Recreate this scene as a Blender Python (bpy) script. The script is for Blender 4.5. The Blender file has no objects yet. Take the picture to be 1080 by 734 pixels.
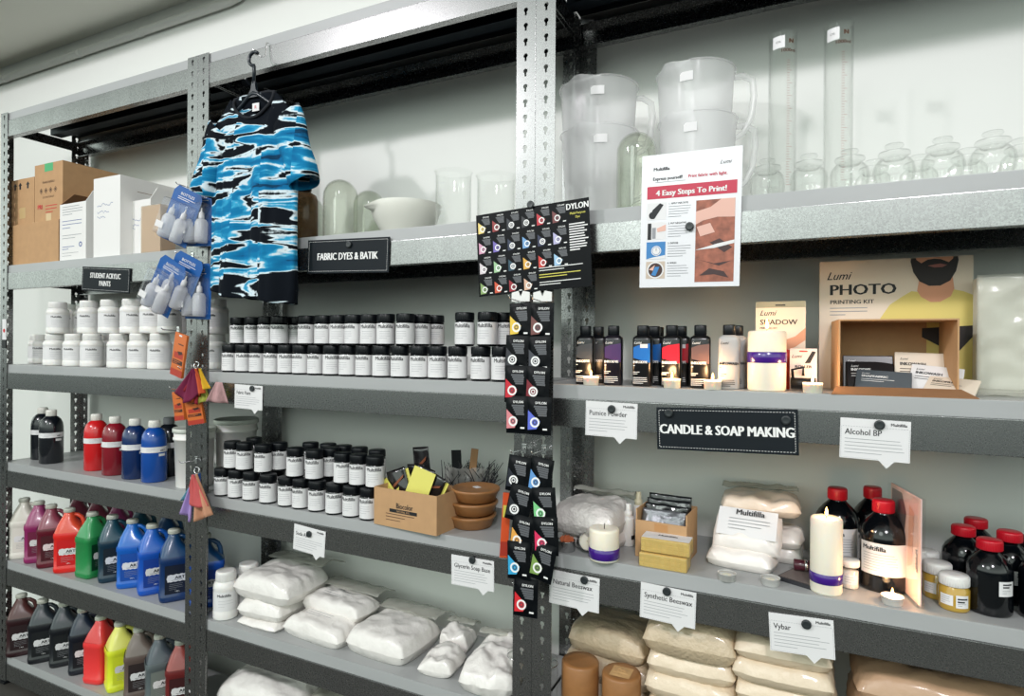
import bpy, bmesh, math, random
from mathutils import Vector, Matrix, noise
random.seed(11)
SC = bpy.context.scene
COL = SC.collection
PI = math.pi
# ------------------------------------------------------------------ camera (fitted to the photograph)
FPX, YAW, PITCH, ROLL, EYE = 643.838, 0.451071, -0.00334575, 0.00689461, 1.42
cyw, syw = math.cos(YAW), math.sin(YAW)
FWD = Vector((-syw*math.cos(PITCH), cyw*math.cos(PITCH), math.sin(PITCH)))
_r0 = Vector((cyw, syw, 0)); _u0 = _r0.cross(FWD)
RGT = math.cos(ROLL)*_r0 + math.sin(ROLL)*_u0
UPV = -math.sin(ROLL)*_r0 + math.cos(ROLL)*_u0
EYEP = Vector((0, 0, EYE))
cam_d = bpy.data.cameras.new('camera'); cam = bpy.data.objects.new('camera', cam_d); COL.objects.link(cam)
cam_d.sensor_fit = 'HORIZONTAL'; cam_d.sensor_width = 36; cam_d.lens = FPX/1080*36; cam_d.clip_start = .05
cam.matrix_world = Matrix(((RGT.x, UPV.x, -FWD.x, 0), (RGT.y, UPV.y, -FWD.y, 0), (RGT.z, UPV.z, -FWD.z, EYE), (0, 0, 0, 1)))
SC.camera = cam
def ray(x, y): return FWD + (x-540)/FPX*RGT - (y-367)/FPX*UPV
def at(x, y, Y): d = ray(x, y); return EYEP + d*(Y/d.y)            # the point of the place seen at a pixel, at depth Y
def on(x, y, z): d = ray(x, y); return EYEP + d*((z-EYE)/d.z)       # the same on a horizontal surface
def xa(x, Y, z):                                                    # world X of an image column at depth Y, height z
    a = FPX*RGT - (x-540)*FWD
    return -(a.y*Y + a.z*(z-EYE))/a.x
def stand(x, y, z, r):                                              # centre of a round thing whose near rim touches the shelf at a pixel
    P = on(x, y, z); d = Vector((P.x, P.y, 0)).normalized()
    return P + d*r
def face(P): return math.atan2(-P.x, P.y)                           # turn that points a thing's front (-Y) at the eye
# ------------------------------------------------------------------ rack sizes
YF, DEP, WB, XP0 = 1.3675, .30, 1.22, -3.0424
XS = [XP0, XP0+WB, XP0+2*WB, XP0+3*WB]
WALL = 1.72
SZ = dict(A=2.374, B=1.740, C=1.328, D=.921, E=.512, F=.116)
# ------------------------------------------------------------------ materials
def C(r, g, b):
    f = lambda c: (c/255/12.92) if c/255 <= .04045 else ((c/255+.055)/1.055)**2.4
    return (f(r), f(g), f(b), 1)
MATS = {}
def mat(name, col, rough=.5, metal=0, coat=0, bump=None, emit=None, var=None, spec=.5, sss=0):
    if name in MATS: return MATS[name]
    m = bpy.data.materials.new(name); m.use_nodes = True; MATS[name] = m
    nt = m.node_tree; b = nt.nodes['Principled BSDF']
    if not isinstance(col, (tuple, list)): col = (col, col, col, 1)
    b.inputs['Base Color'].default_value = col
    b.inputs['Roughness'].default_value = rough; b.inputs['Metallic'].default_value = metal
    b.inputs['Specular IOR Level'].default_value = spec
    if coat: b.inputs['Coat Weight'].default_value = coat; b.inputs['Coat Roughness'].default_value = .12
    if sss:
        b.inputs['Subsurface Weight'].default_value = sss; b.inputs['Subsurface Radius'].default_value = (.012, .008, .005); b.inputs['Subsurface Scale'].default_value = 1
    if emit: b.inputs['Emission Color'].default_value = emit[0]; b.inputs['Emission Strength'].default_value = emit[1]
    tc = nt.nodes.new('ShaderNodeTexCoord')
    if var:                                                         # (amount, scale, stretch)
        mp = nt.nodes.new('ShaderNodeMapping'); mp.inputs['Scale'].default_value = var[2]
        n = nt.nodes.new('ShaderNodeTexNoise'); n.inputs['Scale'].default_value = var[1]; n.inputs['Detail'].default_value = 5
        mx = nt.nodes.new('ShaderNodeMix'); mx.data_type = 'RGBA'; mx.blend_type = 'MULTIPLY'; mx.inputs[0].default_value = 1
        rp = nt.nodes.new('ShaderNodeMapRange'); rp.inputs[1].default_value = .3; rp.inputs[2].default_value = .7
        rp.inputs[3].default_value = 1-var[0]; rp.inputs[4].default_value = 1
        nt.links.new(tc.outputs['Object'], mp.inputs[0]); nt.links.new(mp.outputs[0], n.inputs['Vector'])
        nt.links.new(n.outputs['Fac'], rp.inputs[0]); mx.inputs[6].default_value = col
        nt.links.new(rp.outputs[0], mx.inputs[7]); nt.links.new(mx.outputs[2], b.inputs['Base Color'])
    if bump:                                                        # (strength, scale)
        n2 = nt.nodes.new('ShaderNodeTexNoise'); n2.inputs['Scale'].default_value = bump[1]; n2.inputs['Detail'].default_value = 4
        bp = nt.nodes.new('ShaderNodeBump'); bp.inputs['Strength'].default_value = bump[0]; bp.inputs['Distance'].default_value = .004
        nt.links.new(tc.outputs['Object'], n2.inputs['Vector']); nt.links.new(n2.outputs['Fac'], bp.inputs['Height'])
        nt.links.new(bp.outputs[0], b.inputs['Normal'])
    return m
def sheer(name, tint, gloss=1.0, haze=0, hazecol=(.8, .82, .8, 1), rough=.03, body=0):   # thin clear glass or plastic
    if name in MATS: return MATS[name]
    m = bpy.data.materials.new(name); m.use_nodes = True; MATS[name] = m
    nt = m.node_tree; nt.nodes.remove(nt.nodes['Principled BSDF']); out = nt.nodes['Material Output']
    tr = nt.nodes.new('ShaderNodeBsdfTransparent'); tr.inputs[0].default_value = tint
    gl = nt.nodes.new('ShaderNodeBsdfGlossy'); gl.inputs['Roughness'].default_value = rough
    fr = nt.nodes.new('ShaderNodeLayerWeight'); pw = nt.nodes.new('ShaderNodeMath'); pw.operation = 'POWER'; pw.inputs[1].default_value = 4.5; nt.links.new(fr.outputs['Facing'], pw.inputs[0])
    mu = nt.nodes.new('ShaderNodeMath'); mu.operation = 'MULTIPLY_ADD'; mu.inputs[1].default_value = .5*gloss; mu.inputs[2].default_value = .02*gloss; mu.use_clamp = True
    m1 = nt.nodes.new('ShaderNodeMixShader'); nt.links.new(pw.outputs[0], mu.inputs[0]); nt.links.new(mu.outputs[0], m1.inputs[0])
    last = tr
    if haze:
        df = nt.nodes.new('ShaderNodeBsdfDiffuse'); df.inputs[0].default_value = hazecol
        tl = nt.nodes.new('ShaderNodeBsdfTranslucent'); tl.inputs[0].default_value = hazecol
        md = nt.nodes.new('ShaderNodeMixShader'); md.inputs[0].default_value = .5
        nt.links.new(df.outputs[0], md.inputs[1]); nt.links.new(tl.outputs[0], md.inputs[2])
        mh = nt.nodes.new('ShaderNodeMixShader'); mh.inputs[0].default_value = haze
        nt.links.new(tr.outputs[0], mh.inputs[1]); nt.links.new(md.outputs[0], mh.inputs[2]); last = mh
    nt.links.new(last.outputs[0], m1.inputs[1]); nt.links.new(gl.outputs[0], m1.inputs[2])
    nt.links.new(m1.outputs[0], out.inputs[0])
    return m
def galvanised():
    m = bpy.data.materials.new('galvanised_steel'); m.use_nodes = True; MATS['galv'] = m
    nt = m.node_tree; b = nt.nodes['Principled BSDF']; L = nt.links
    tc = nt.nodes.new('ShaderNodeTexCoord')
    v = nt.nodes.new('ShaderNodeTexVoronoi'); v.inputs['Scale'].default_value = 330
    n = nt.nodes.new('ShaderNodeTexNoise'); n.inputs['Scale'].default_value = 9; n.inputs['Detail'].default_value = 6
    mp = nt.nodes.new('ShaderNodeMapping'); mp.inputs['Scale'].default_value = (1, 1, .35)
    L.new(tc.outputs['Object'], v.inputs['Vector']); L.new(tc.outputs['Object'], mp.inputs[0]); L.new(mp.outputs[0], n.inputs['Vector'])
    bw = nt.nodes.new('ShaderNodeRGBToBW'); L.new(v.outputs['Color'], bw.inputs[0])
    ad = nt.nodes.new('ShaderNodeMath'); ad.operation = 'ADD'; L.new(bw.outputs[0], ad.inputs[0]); L.new(n.outputs['Fac'], ad.inputs[1])
    r = nt.nodes.new('ShaderNodeMapRange'); r.inputs[1].default_value = .4; r.inputs[2].default_value = 1.6; r.inputs[3].default_value = .32; r.inputs[4].default_value = .22
    L.new(ad.outputs[0], r.inputs[0]); L.new(r.outputs[0], b.inputs['Roughness'])
    cr = nt.nodes.new('ShaderNodeMapRange'); cr.inputs[1].default_value = .4; cr.inputs[2].default_value = 1.6; cr.inputs[3].default_value = .23; cr.inputs[4].default_value = .38
    L.new(ad.outputs[0], cr.inputs[0])
    cc = nt.nodes.new('ShaderNodeCombineColor'); 
    for i in range(3): L.new(cr.outputs[0], cc.inputs[i])
    L.new(cc.outputs[0], b.inputs['Base Color']); b.inputs['Metallic'].default_value = .97
    return m
GALV = galvanised()
def tiedye():
    m = bpy.data.materials.new('tie_dye_cotton'); m.use_nodes = True
    nt = m.node_tree; b = nt.nodes['Principled BSDF']; L = nt.links; b.inputs['Roughness'].default_value = .9; b.inputs['Specular IOR Level'].default_value = .15
    tc = nt.nodes.new('ShaderNodeTexCoord'); mp = nt.nodes.new('ShaderNodeMapping'); mp.inputs['Scale'].default_value = (5.4, 4, 27)
    s0 = nt.nodes.new('ShaderNodeSeparateXYZ'); L.new(tc.outputs['Object'], s0.inputs[0])
    q1 = nt.nodes.new('ShaderNodeMath'); q1.operation = 'MULTIPLY_ADD'; q1.inputs[1].default_value = 8.7; q1.inputs[2].default_value = .45; L.new(s0.outputs[0], q1.inputs[0])
    q2 = nt.nodes.new('ShaderNodeMath'); q2.operation = 'FLOOR'; L.new(q1.outputs[0], q2.inputs[0])
    q3 = nt.nodes.new('ShaderNodeMath'); q3.operation = 'MULTIPLY'; q3.inputs[1].default_value = .045; L.new(q2.outputs[0], q3.inputs[0])
    cb = nt.nodes.new('ShaderNodeCombineXYZ'); L.new(s0.outputs[0], cb.inputs[0]); L.new(q3.outputs[0], cb.inputs[1]); L.new(s0.outputs[2], cb.inputs[2]); L.new(cb.outputs[0], mp.inputs[0])
    n = nt.nodes.new('ShaderNodeTexNoise'); n.inputs['Scale'].default_value = 1; n.inputs['Detail'].default_value = 2.6; n.inputs['Distortion'].default_value = .8
    L.new(mp.outputs[0], n.inputs['Vector'])
    n2 = nt.nodes.new('ShaderNodeTexNoise'); n2.inputs['Scale'].default_value = 90; n2.inputs['Detail'].default_value = 2; L.new(tc.outputs['Object'], n2.inputs['Vector'])
    sp = nt.nodes.new('ShaderNodeSeparateXYZ'); L.new(tc.outputs['Object'], sp.inputs[0])
    top = nt.nodes.new('ShaderNodeMapRange'); top.inputs[1].default_value = .45; top.inputs[2].default_value = .57; top.inputs[3].default_value = 0; top.inputs[4].default_value = -.17; L.new(sp.outputs[2], top.inputs[0])
    bot = nt.nodes.new('ShaderNodeMapRange'); bot.inputs[1].default_value = .13; bot.inputs[2].default_value = .0; bot.inputs[3].default_value = 0; bot.inputs[4].default_value = -.075; L.new(sp.outputs[2], bot.inputs[0])
    def add(a, c, op='ADD', k=None):
        q = nt.nodes.new('ShaderNodeMath'); q.operation = op; L.new(a, q.inputs[0])
        if k is None: L.new(c, q.inputs[1])
        else: q.inputs[1].default_value = k
        return q.outputs[0]
    f = add(add(add(n.outputs['Fac'], top.outputs[0]), bot.outputs[0]), add(add(n2.outputs['Fac'], None, 'MULTIPLY', .05), None, 'SUBTRACT', .025))
    rp = nt.nodes.new('ShaderNodeValToRGB'); L.new(f, rp.inputs[0]); e = rp.color_ramp.elements
    e[0].position = 0; e[0].color = C(8, 14, 22); e[1].position = 1; e[1].color = C(30, 120, 160)
    for p, c in ((.428, C(8, 14, 22)), (.446, C(205, 220, 226)), (.470, C(205, 220, 226)), (.495, C(60, 160, 198)), (.545, C(18, 118, 164)), (.66, C(14, 98, 146)), (.70, C(12, 50, 80))):
        q = rp.color_ramp.elements.new(p); q.color = c
    L.new(rp.outputs[0], b.inputs['Base Color'])
    return m
# ------------------------------------------------------------------ mesh collector
SUB = {'print', 'lettering', 'graduations', 'price_sticker', 'wick', 'paper_label', 'nozzle'}
HOST = {'board', 'card', 'sheet', 'carton', 'body', 'glass', 'tube', 'wax', 'pouch', 'pack', 'filling', 'bottle', 'leaflet'}
PARTS = {}
class M:
    def __init__(s): s.v = []; s.f = []; s.mi = []; s.sm = []; s.ms = []
    def slot(s, m):
        if m not in s.ms: s.ms.append(m)
        return s.ms.index(m)
    def add(s, vs, fs, m, smooth=False, X=None):
        o = len(s.v); i = s.slot(m)
        for p in vs:
            p = Vector(p)
            s.v.append(X @ p if X else p)
        for f in fs: s.f.append([o+k for k in f]); s.mi.append(i); s.sm.append(smooth)
        return s
    def box(s, c, d, m, bev=0, X=None):
        bm = bmesh.new(); bmesh.ops.create_cube(bm, size=1)
        for v in bm.verts: v.co = Vector((v.co.x*d[0], v.co.y*d[1], v.co.z*d[2]))
        if bev: bmesh.ops.bevel(bm, geom=list(bm.edges), offset=bev, segments=2, profile=.7, affect='EDGES')
        c = Vector(c); bm.verts.index_update()
        vs = [v.co+c for v in bm.verts]; fs = [[v.index for v in f.verts] for f in bm.faces]; bm.free()
        return s.add(vs, fs, m, False, X)
    def rings(s, rs, m, smooth=True, cap=(True, True), X=None, closed=True):
        n = len(rs[0]); vs = [p for r in rs for p in r]; fs = []
        for i in range(len(rs)-1):
            for k in range(n if closed else n-1):
                a, b = i*n+k, i*n+(k+1) % n
                fs.append([a, b, b+n, a+n])
        if cap[0]: fs.append(list(range(n))[::-1])
        if cap[1]: fs.append([(len(rs)-1)*n+k for k in range(n)])
        return s.add(vs, fs, m, smooth, X)
    def lathe(s, prof, m, seg=24, X=None, cap=(True, True), smooth=True):
        rs = [[(r*math.cos(2*PI*k/seg), r*math.sin(2*PI*k/seg), z) for k in range(seg)] for r, z in prof]
        return s.rings(rs, m, smooth, cap, X)
    def loft(s, secs, m, seg=28, X=None, cap=(True, True), e=4):    # sections (z, half x, half y, cx, cy): rounded rectangles
        rs = []
        for q in secs:
            z, a, b = q[:3]; cx, cy = (q[3], q[4]) if len(q) > 3 else (0, 0); ee = q[5] if len(q) > 5 else e
            r = []
            for k in range(seg):
                t = 2*PI*k/seg; c, w = math.cos(t), math.sin(t)
                r.append((cx+a*math.copysign(abs(c)**(2/ee), c), cy+b*math.copysign(abs(w)**(2/ee), w), z))
            rs.append(r)
        return s.rings(rs, m, True, cap, X)
    def tube(s, pts, r, m, seg=8, X=None, closed=False):
        pts = [Vector(p) for p in pts]; rs = []; nrm = None
        for i, p in enumerate(pts):
            if closed: t = pts[(i+1) % len(pts)]-pts[i-1]
            else: t = pts[min(i+1, len(pts)-1)]-pts[max(i-1, 0)]
            t.normalize()
            if nrm is None: nrm = t.orthogonal().normalized()
            nrm = (nrm-t*nrm.dot(t)).normalized(); bn = t.cross(nrm)
            rr = r[i] if isinstance(r, (list, tuple)) else r
            rs.append([p+nrm*rr*math.cos(2*PI*k/seg)+bn*rr*math.sin(2*PI*k/seg) for k in range(seg)])
        if closed: rs.append(rs[0]); return s.rings(rs, m, True, (False, False), X)
        return s.rings(rs, m, True, (True, True), X)
    def prism(s, poly, th, m, X=None):                              # outline in x,z; thickness th along +y
        n = len(poly); vs = [(x, 0, z) for x, z in poly]+[(x, th, z) for x, z in poly]
        fs = [list(range(n)), [n+k for k in range(n)][::-1]]+[[k, n+k, n+(k+1) % n, (k+1) % n] for k in range(n)]
        return s.add(vs, fs, m, False, X)
    def flat(s, poly, m, y=-.0004, X=None): return s.add([(x, y, z) for x, z in poly], [list(range(len(poly)))], m, False, X)
    def rect(s, x0, z0, x1, z1, m, y=-.0004, X=None): return s.flat([(x0, z0), (x1, z0), (x1, z1), (x0, z1)], m, y, X)
    def disc(s, x, z, r, m, y=-.0006, n=20, r2=0, X=None):
        if r2:
            vs = [(x+q*math.cos(2*PI*k/n), y, z+q*math.sin(2*PI*k/n)) for q in (r, r2) for k in range(n)]
            return s.add(vs, [[k, (k+1) % n, n+(k+1) % n, n+k] for k in range(n)], m, False, X)
        return s.flat([(x+r*math.cos(2*PI*k/n), z+r*math.sin(2*PI*k/n)) for k in range(n)], m, y, X)
    def grid(s, fn, nu, nv, m, smooth=True, X=None):
        vs = [fn(i/nu, j/nv) for j in range(nv+1) for i in range(nu+1)]
        fs = [[j*(nu+1)+i, j*(nu+1)+i+1, (j+1)*(nu+1)+i+1, (j+1)*(nu+1)+i] for j in range(nv) for i in range(nu)]
        return s.add(vs, fs, m, smooth, X)
    def text(s, t, size, m, x=0, z=0, y=-.0006, sx=1, bold=0, align='CENTER', R=None, X=None, shear=0, turn=0):
        vs, fs = glyphs(t, 0, align, shear)
        offs = [-.008, .008] if bold < .015 else ([-bold*1.1, 0, bold*1.1] if bold < .026 else [-bold*1.25, -bold*.42, bold*.42, bold*1.25])
        for q, dx in enumerate(offs):                               # heavier strokes: the same outline shifted by a hair
            out = []; yy = y-.00006*q
            for a, b in vs:
                px, pz = x+(a*sx+dx)*size, z+b*size
                if R: out.append(((R-yy)*math.sin(px/R+turn), -(R-yy)*math.cos(px/R+turn), pz))
                else: out.append((px, yy, pz))
            s.add(out, fs, m, False, X)
        return s
    def lines(s, x0, z0, w, n, gap, th, m, y=-.0006, seed=0, R=None, X=None, turn=0):    # unreadably small body text
        rr = random.Random(seed)
        for k in range(n):
            ww = w*(rr.uniform(.78, 1) if k < n-1 else rr.uniform(.4, .7)); z = z0-k*gap
            if R: s.patch(R-y, x0/R+turn, (x0+ww)/R+turn, z-th, z, m)
            else: s.rect(x0, z-th, x0+ww, z, m, y, X)
        return s
    def patch(s, R, a0, a1, z0, z1, m, n=10):                       # piece of a cylinder about z, angle 0 = front (-y)
        return s.grid(lambda u, v: (R*math.sin(a0+(a1-a0)*u), -R*math.cos(a0+(a1-a0)*u), z0+(z1-z0)*v), n, 1, m)
    def build(s, name, parent=None, loc=None, rot=None):
        me = bpy.data.meshes.new(name); me.from_pydata([tuple(p) for p in s.v], [], s.f)
        for m in s.ms: me.materials.append(m)
        me.polygons.foreach_set('material_index', s.mi); me.polygons.foreach_set('use_smooth', s.sm); me.update()
        o = bpy.data.objects.new(name, me); COL.objects.link(o)
        if parent:
            q = PARTS.setdefault(parent.name, []); o.parent = parent
            if name in SUB:                                         # printed, stuck-on or growing out of a part: one level deeper
                host = [c for c in q if c.name.split('.')[0] in HOST]
                if host: o.parent = host[-1]
            q.append(o)
        if loc is not None: o.location = loc
        if rot is not None: o.rotation_euler = rot if isinstance(rot, (tuple, list)) else (0, 0, rot)
        return o
_GL = {}
def glyphs(t, bold, align, shear):
    k = (t, bold, align, shear)
    if k not in _GL:
        cu = bpy.data.curves.new('lettering', 'FONT'); cu.body = t; cu.size = 1; cu.align_x = align; cu.offset = bold; cu.shear = shear; cu.resolution_u = 2
        ob = bpy.data.objects.new('lettering', cu); me = bpy.data.meshes.new_from_object(ob)
        vs = [(v.co.x, v.co.y) for v in me.vertices]; fs = [list(p.vertices) for p in me.polygons]
        bpy.data.objects.remove(ob); bpy.data.curves.remove(cu); bpy.data.meshes.remove(me)
        _GL[k] = (vs, fs)
    return _GL[k]
def tag(o, label, cat, group=None, kind=None):
    o['label'] = label; o['category'] = cat
    if group: o['group'] = group
    if kind: o['kind'] = kind
    return o
def thing(name, label, cat, loc=(0, 0, 0), rot=0, group=None):
    o = bpy.data.objects.new(name, None); o.empty_display_size = .03; COL.objects.link(o); o.location = loc
    o.rotation_euler = rot if isinstance(rot, (tuple, list)) else (0, 0, rot)
    return tag(o, label, cat, group)
def dup(root, loc, rot, label, group=None):
    c = root.copy(); COL.objects.link(c); c.location = loc; c.rotation_euler = rot if isinstance(rot, (tuple, list)) else (0, 0, rot)
    c['label'] = label
    if group: c['group'] = group
    for ch in list(root.children):
        k = ch.copy(); COL.objects.link(k); k.parent = c
        for g in list(ch.children):
            q = g.copy(); COL.objects.link(q); q.parent = k
    return c
class Maker:                                                        # builds a kind once, then copies it
    def __init__(s, fn): s.fn = fn; s.src = None
    def __call__(s, loc, rot, label, group=None):
        if s.src is None:
            s.src = s.fn(); o = s.src; o.location = loc; o.rotation_euler = rot if isinstance(rot, (tuple, list)) else (0, 0, rot)
            o['label'] = label
            if group: o['group'] = group
            return o
        return dup(s.src, loc, rot, label, group)
ORD = ['first', 'second', 'third', 'fourth', 'fifth', 'sixth', 'seventh', 'eighth', 'ninth', 'tenth', 'eleventh', 'twelfth', 'thirteenth', 'fourteenth', 'fifteenth', 'sixteenth', 'seventeenth', 'eighteenth']
def smooth(o, lv=1):
    q = o.modifiers.new('subdivision', 'SUBSURF'); q.levels = lv; q.render_levels = lv; return o
def solid(o, t, off=0):
    q = o.modifiers.new('thickness', 'SOLIDIFY'); q.thickness = t; q.offset = off; return o
WHITE = mat('white_paper', C(224, 223, 223), .6); INK = mat('black_ink', C(22, 24, 28), .6); GREY = mat('grey_ink', C(150, 152, 156), .7)
HDPE = mat('white_plastic', C(232, 230, 226), .35, sss=.1); BLACK = mat('black_plastic', C(9, 13, 18), .4, spec=.35)
KRAFT = mat('kraft_board', C(190, 150, 108), .8, var=(.1, 30, (1, 1, 1)))
KRAFTD = mat('kraft_inside', C(150, 108, 72), .85, var=(.12, 30, (1, 1, 1)))
AMBER = mat('dark_amber_bottle', C(6, 9, 13), .12, coat=.25)
CLEAR = sheer('clear_glass', (.995, 1, .995, 1), 1.3)
WRAP = sheer('clear_film', (.97, .97, .94, 1), 1.3, .34, (.90, .90, .84, 1), .16)
DOMEG = sheer('green_tinted_glass', (.945, .96, .925, 1), 1.7, .03, (.8, .84, .76, 1))
FROST = sheer('frosted_plastic', (1, 1, 1, 1), .7, .33, (1, 1, 1, 1), .15)
WIRE = mat('bright_wire', (.8, .8, .8, 1), .25, 1)
# ------------------------------------------------------------------ setting
def struct(name, m, loc=None):
    o = m.build(name, loc=loc); o['kind'] = 'structure'; return o
WALLM = mat('white_wall_paint', C(228, 230, 225), .75, bump=(.05, 60))
struct('wall_back', M().box((-2, WALL+.05, 2.0), (12, .1, 4.0), WALLM))
struct('floor', M().box((-2, -1.2, -.05), (12, 5.94, .1), mat('floor_vinyl', C(60, 57, 52), .6, var=(.15, 3, (1, 1, 1)))))
struct('ceiling', M().box((-2, .41, 4.05), (12, 2.72, .1), mat('ceiling_paint', C(205, 206, 200), .85)))
struct('trim_1', M().box((-2, 1.46, 3.43), (12, .519, 1.13), mat('soffit_paint', C(240, 240, 230), .85)))
pz = 2.787
pm = mat('pipe_paint', C(206, 207, 202), .5)
pp = thing('conduit_pipe', 'off-white conduit pipe clipped along the wall above the left shelves', 'pipe', (-3.2, WALL-.018, pz))
pts = [(-2.2, 0, 0), (1.1, 0, 0), (1.16, 0, .006), (1.21, 0, .03), (1.26, 0, .055), (1.33, 0, .062), (1.9, 0, .062)]
M().tube(pts, .0165, pm, 14).build('pipe', pp)
for x in (-1.55, -.55, .1, .55): M().lathe([(.0165, -.009), (.0195, -.008), (.0195, .008), (.0165, .009)], pm, 14, X=Matrix.Translation((x, 0, 0)) @ Matrix.Rotation(PI/2, 4, 'Y')).build('pipe_clip', pp)
# ------------------------------------------------------------------ shelving units
HOLE = .0375
def keyhole_cell(w):
    bm = bmesh.new(); out = [bm.verts.new((x, z, 0)) for x, z in ((0, 0), (w, 0), (w, HOLE), (0, HOLE))]
    cx, cz, R, h = w*.52, HOLE*.58, .0058, .0026
    a0 = math.asin(h/R); hp = [(cx+R*math.cos(t), cz+R*math.sin(t)) for t in [(-PI/2+a0)+(2*PI-2*a0)*k/11 for k in range(12)]]
    hp += [(cx-h, cz-.0135), (cx+h, cz-.0135)]
    inn = [bm.verts.new((x, z, 0)) for x, z in hp]; es = []
    for L in (out, inn):
        for i in range(len(L)): es.append(bm.edges.new((L[i], L[(i+1) % len(L)])))
    bmesh.ops.triangle_fill(bm, use_beauty=True, use_dissolve=False, edges=es, normal=(0, 0, 1))
    bm.verts.index_update(); vs = [v.co.copy() for v in bm.verts]; fs = [[v.index for v in f.verts] for f in bm.faces]; bm.free()
    return vs, fs
CELL = {}
def post_mesh(sx, sy):                                              # corner at origin, flanges towards sx*x and sy*y
    m = M()
    for w, kind in ((.0505, 0), (.045, 1)):
        if w not in CELL: CELL[w] = keyhole_cell(w)
        vs, fs = CELL[w]
        for k in range(63):
            z0 = k*HOLE+.012
            m.add([((sx*v.x, 0, v.y+z0) if kind == 0 else (0, sy*v.x, v.y+z0)) for v in vs], fs, GALV)
    m.box((sx*.024, sy*.02, .004), (.054, .05, .008), BLACK)
    return m
UNDER = mat('shaded_steel_underside', C(20, 30, 38), .45, .7)  # steel colour darkened to carry the shade under the shelves
SHELFM = mat('grey_shelf_paint', C(168, 170, 170), .38, var=(.06, 6, (1, 4, 4)))
def make_unit():
    r = thing('shelving_unit', '', 'shelf')
    for x, sx in ((.001, 1), (WB-.001, -1)):
        for y, sy in ((-.0015, 1), (DEP+.015, -1)):
            o = post_mesh(sx, sy).build('post', r, (x, y, 0)); solid(o, .0016)
    for k, z in SZ.items():
        m = M().box((WB/2, DEP/2+.006, z-.0015), (WB-.008, DEP-.004, .003), SHELFM)
        m.box((WB/2, .0055, z-.0165), (WB-.008, .003, .033), SHELFM, .0012)
        m.box((WB/2, DEP+.0065, z-.0165), (WB-.008, .003, .033), SHELFM)
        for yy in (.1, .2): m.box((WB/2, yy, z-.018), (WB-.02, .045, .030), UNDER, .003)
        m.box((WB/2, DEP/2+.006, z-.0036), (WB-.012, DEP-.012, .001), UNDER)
        m.build('shelf', r)
        for yy, s in ((.0012, 1), (DEP+.0105, -1)):
            b = M().box((WB/2, yy, z-.0665), (WB-.006, .0024, .066), GALV, .0008)
            b.box((WB/2, yy+s*.011, z-.0341), (WB-.006, .024, .0018), GALV); b.box((WB/2, yy+s*.011, z-.0987), (WB-.006, .024, .0018), GALV)
            b.build('front_beam' if s > 0 else 'rear_beam', r)
        for xx in (.006, WB-.006):
            M().box((xx, DEP/2+.006, z-.055), (.002, DEP-.03, .04), GALV).build('side_beam', r)
    return r
unit = Maker(make_unit)
for k, l in enumerate(['left galvanised shelving unit holding boxes, white jars and paint jugs', 'middle galvanised shelving unit with the hanging tie-dye shirt', 'right galvanised shelving unit with glassware, candles and red-capped bottles']):
    unit((XS[k], YF, 0), 0, l, 'galvanised shelving units')
# ------------------------------------------------------------------ signs, price cards, magnets
BOARD = mat('black_sign_board', C(20, 27, 32), .6, spec=.2); STITCH = mat('white_print', C(232, 232, 230), .6)
MAGM = mat('black_magnet', C(38, 44, 46), .4)
def frame_of(p, Y):                                                  # three photo corners (top left, top right, bottom left) -> place, size, tilt
    a, b, c = at(*p[0], Y), at(*p[1], Y), at(*p[2], Y)
    w = (b-a).length; h = (a-c).length; roll = math.atan2(b.z-a.z, b.x-a.x)
    return a, w, h, roll
def dashes(m, x0, z0, x1, z1, mt, n, th=.0009, y=-.0008):
    d = Vector((x1-x0, z1-z0)); L = d.length; d /= L; q = Vector((-d.y, d.x))*th/2; st = L/n
    for k in range(n):
        a = Vector((x0, z0))+d*(k*st+st*.2); b = a+d*st*.6
        m.flat([(a-q)[:], (b-q)[:], (b+q)[:], (a+q)[:]], mt, y)
def magnet(P, label):
    m = M().lathe([(.0085, 0), (.0092, .001), (.0092, .0045), (.0082, .0058), (.0055, .0052), (.0001, .0052)], MAGM, 20, cap=(True, False))
    o = m.build('round_magnet', loc=P, rot=(PI/2, 0, 0)); tag(o, label, 'magnet', 'round magnets')
def sign(p, lines, size, sx, label, mags, maglabel, Y=YF-.0045, bold=.02, lead=1.25):
    a, w, h, roll = frame_of(p, Y)
    t = thing('shelf_sign', label, 'sign', a, (0, -roll, 0), 'black shelf signs')
    M().box((w/2, .0015, -h/2), (w, .003, h), BOARD, .001).build('board', t)
    m = M(); e = .006
    for q in ((e, -e, w-e, -e), (e, -h+e, w-e, -h+e)): dashes(m, *q, STITCH, 46)
    for q in ((e, -e, e, -h+e), (w-e, -e, w-e, -h+e)): dashes(m, *q, STITCH, 16)
    for k, s in enumerate(lines): m.text(s, size, STITCH, w/2, -h/2-size*.36+((len(lines)-1)/2-k)*size*lead, -.0008, sx, bold)
    m.build('lettering', t)
    for k, (x, y) in enumerate(mags):
        P = at(x, y, Y-.001); magnet(P, maglabel if len(mags) == 1 else maglabel[k])
SG = [('student', 87), ]
sign([(87, 281), (137.5, 283), (85, 306)], ['STUDENT ACRYLIC', 'PAINTS'], .027, .78, 'small black sign reading student acrylic paints on the left unit', [], '', bold=.03, lead=1.05)
sign([(325, 253.5), (411, 249.5), (322, 288.5)], ['FABRIC DYES & BATIK'], .029, .78, 'black dashed sign reading fabric dyes and batik on the middle unit', [(368.5, 258)], 'round magnet at top of the black fabric dyes sign', bold=.03)
sign([(692, 429.5), (841.5, 432), (691, 473.5)], ['CANDLE & SOAP MAKING'], .0295, .79, 'wide black sign reading candle and soap making on the right unit', [(705.5, 435.5), (829, 443)], ['round magnet in top left corner of the candle sign', 'round magnet in top right corner of the candle sign'], bold=.035)
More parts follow.
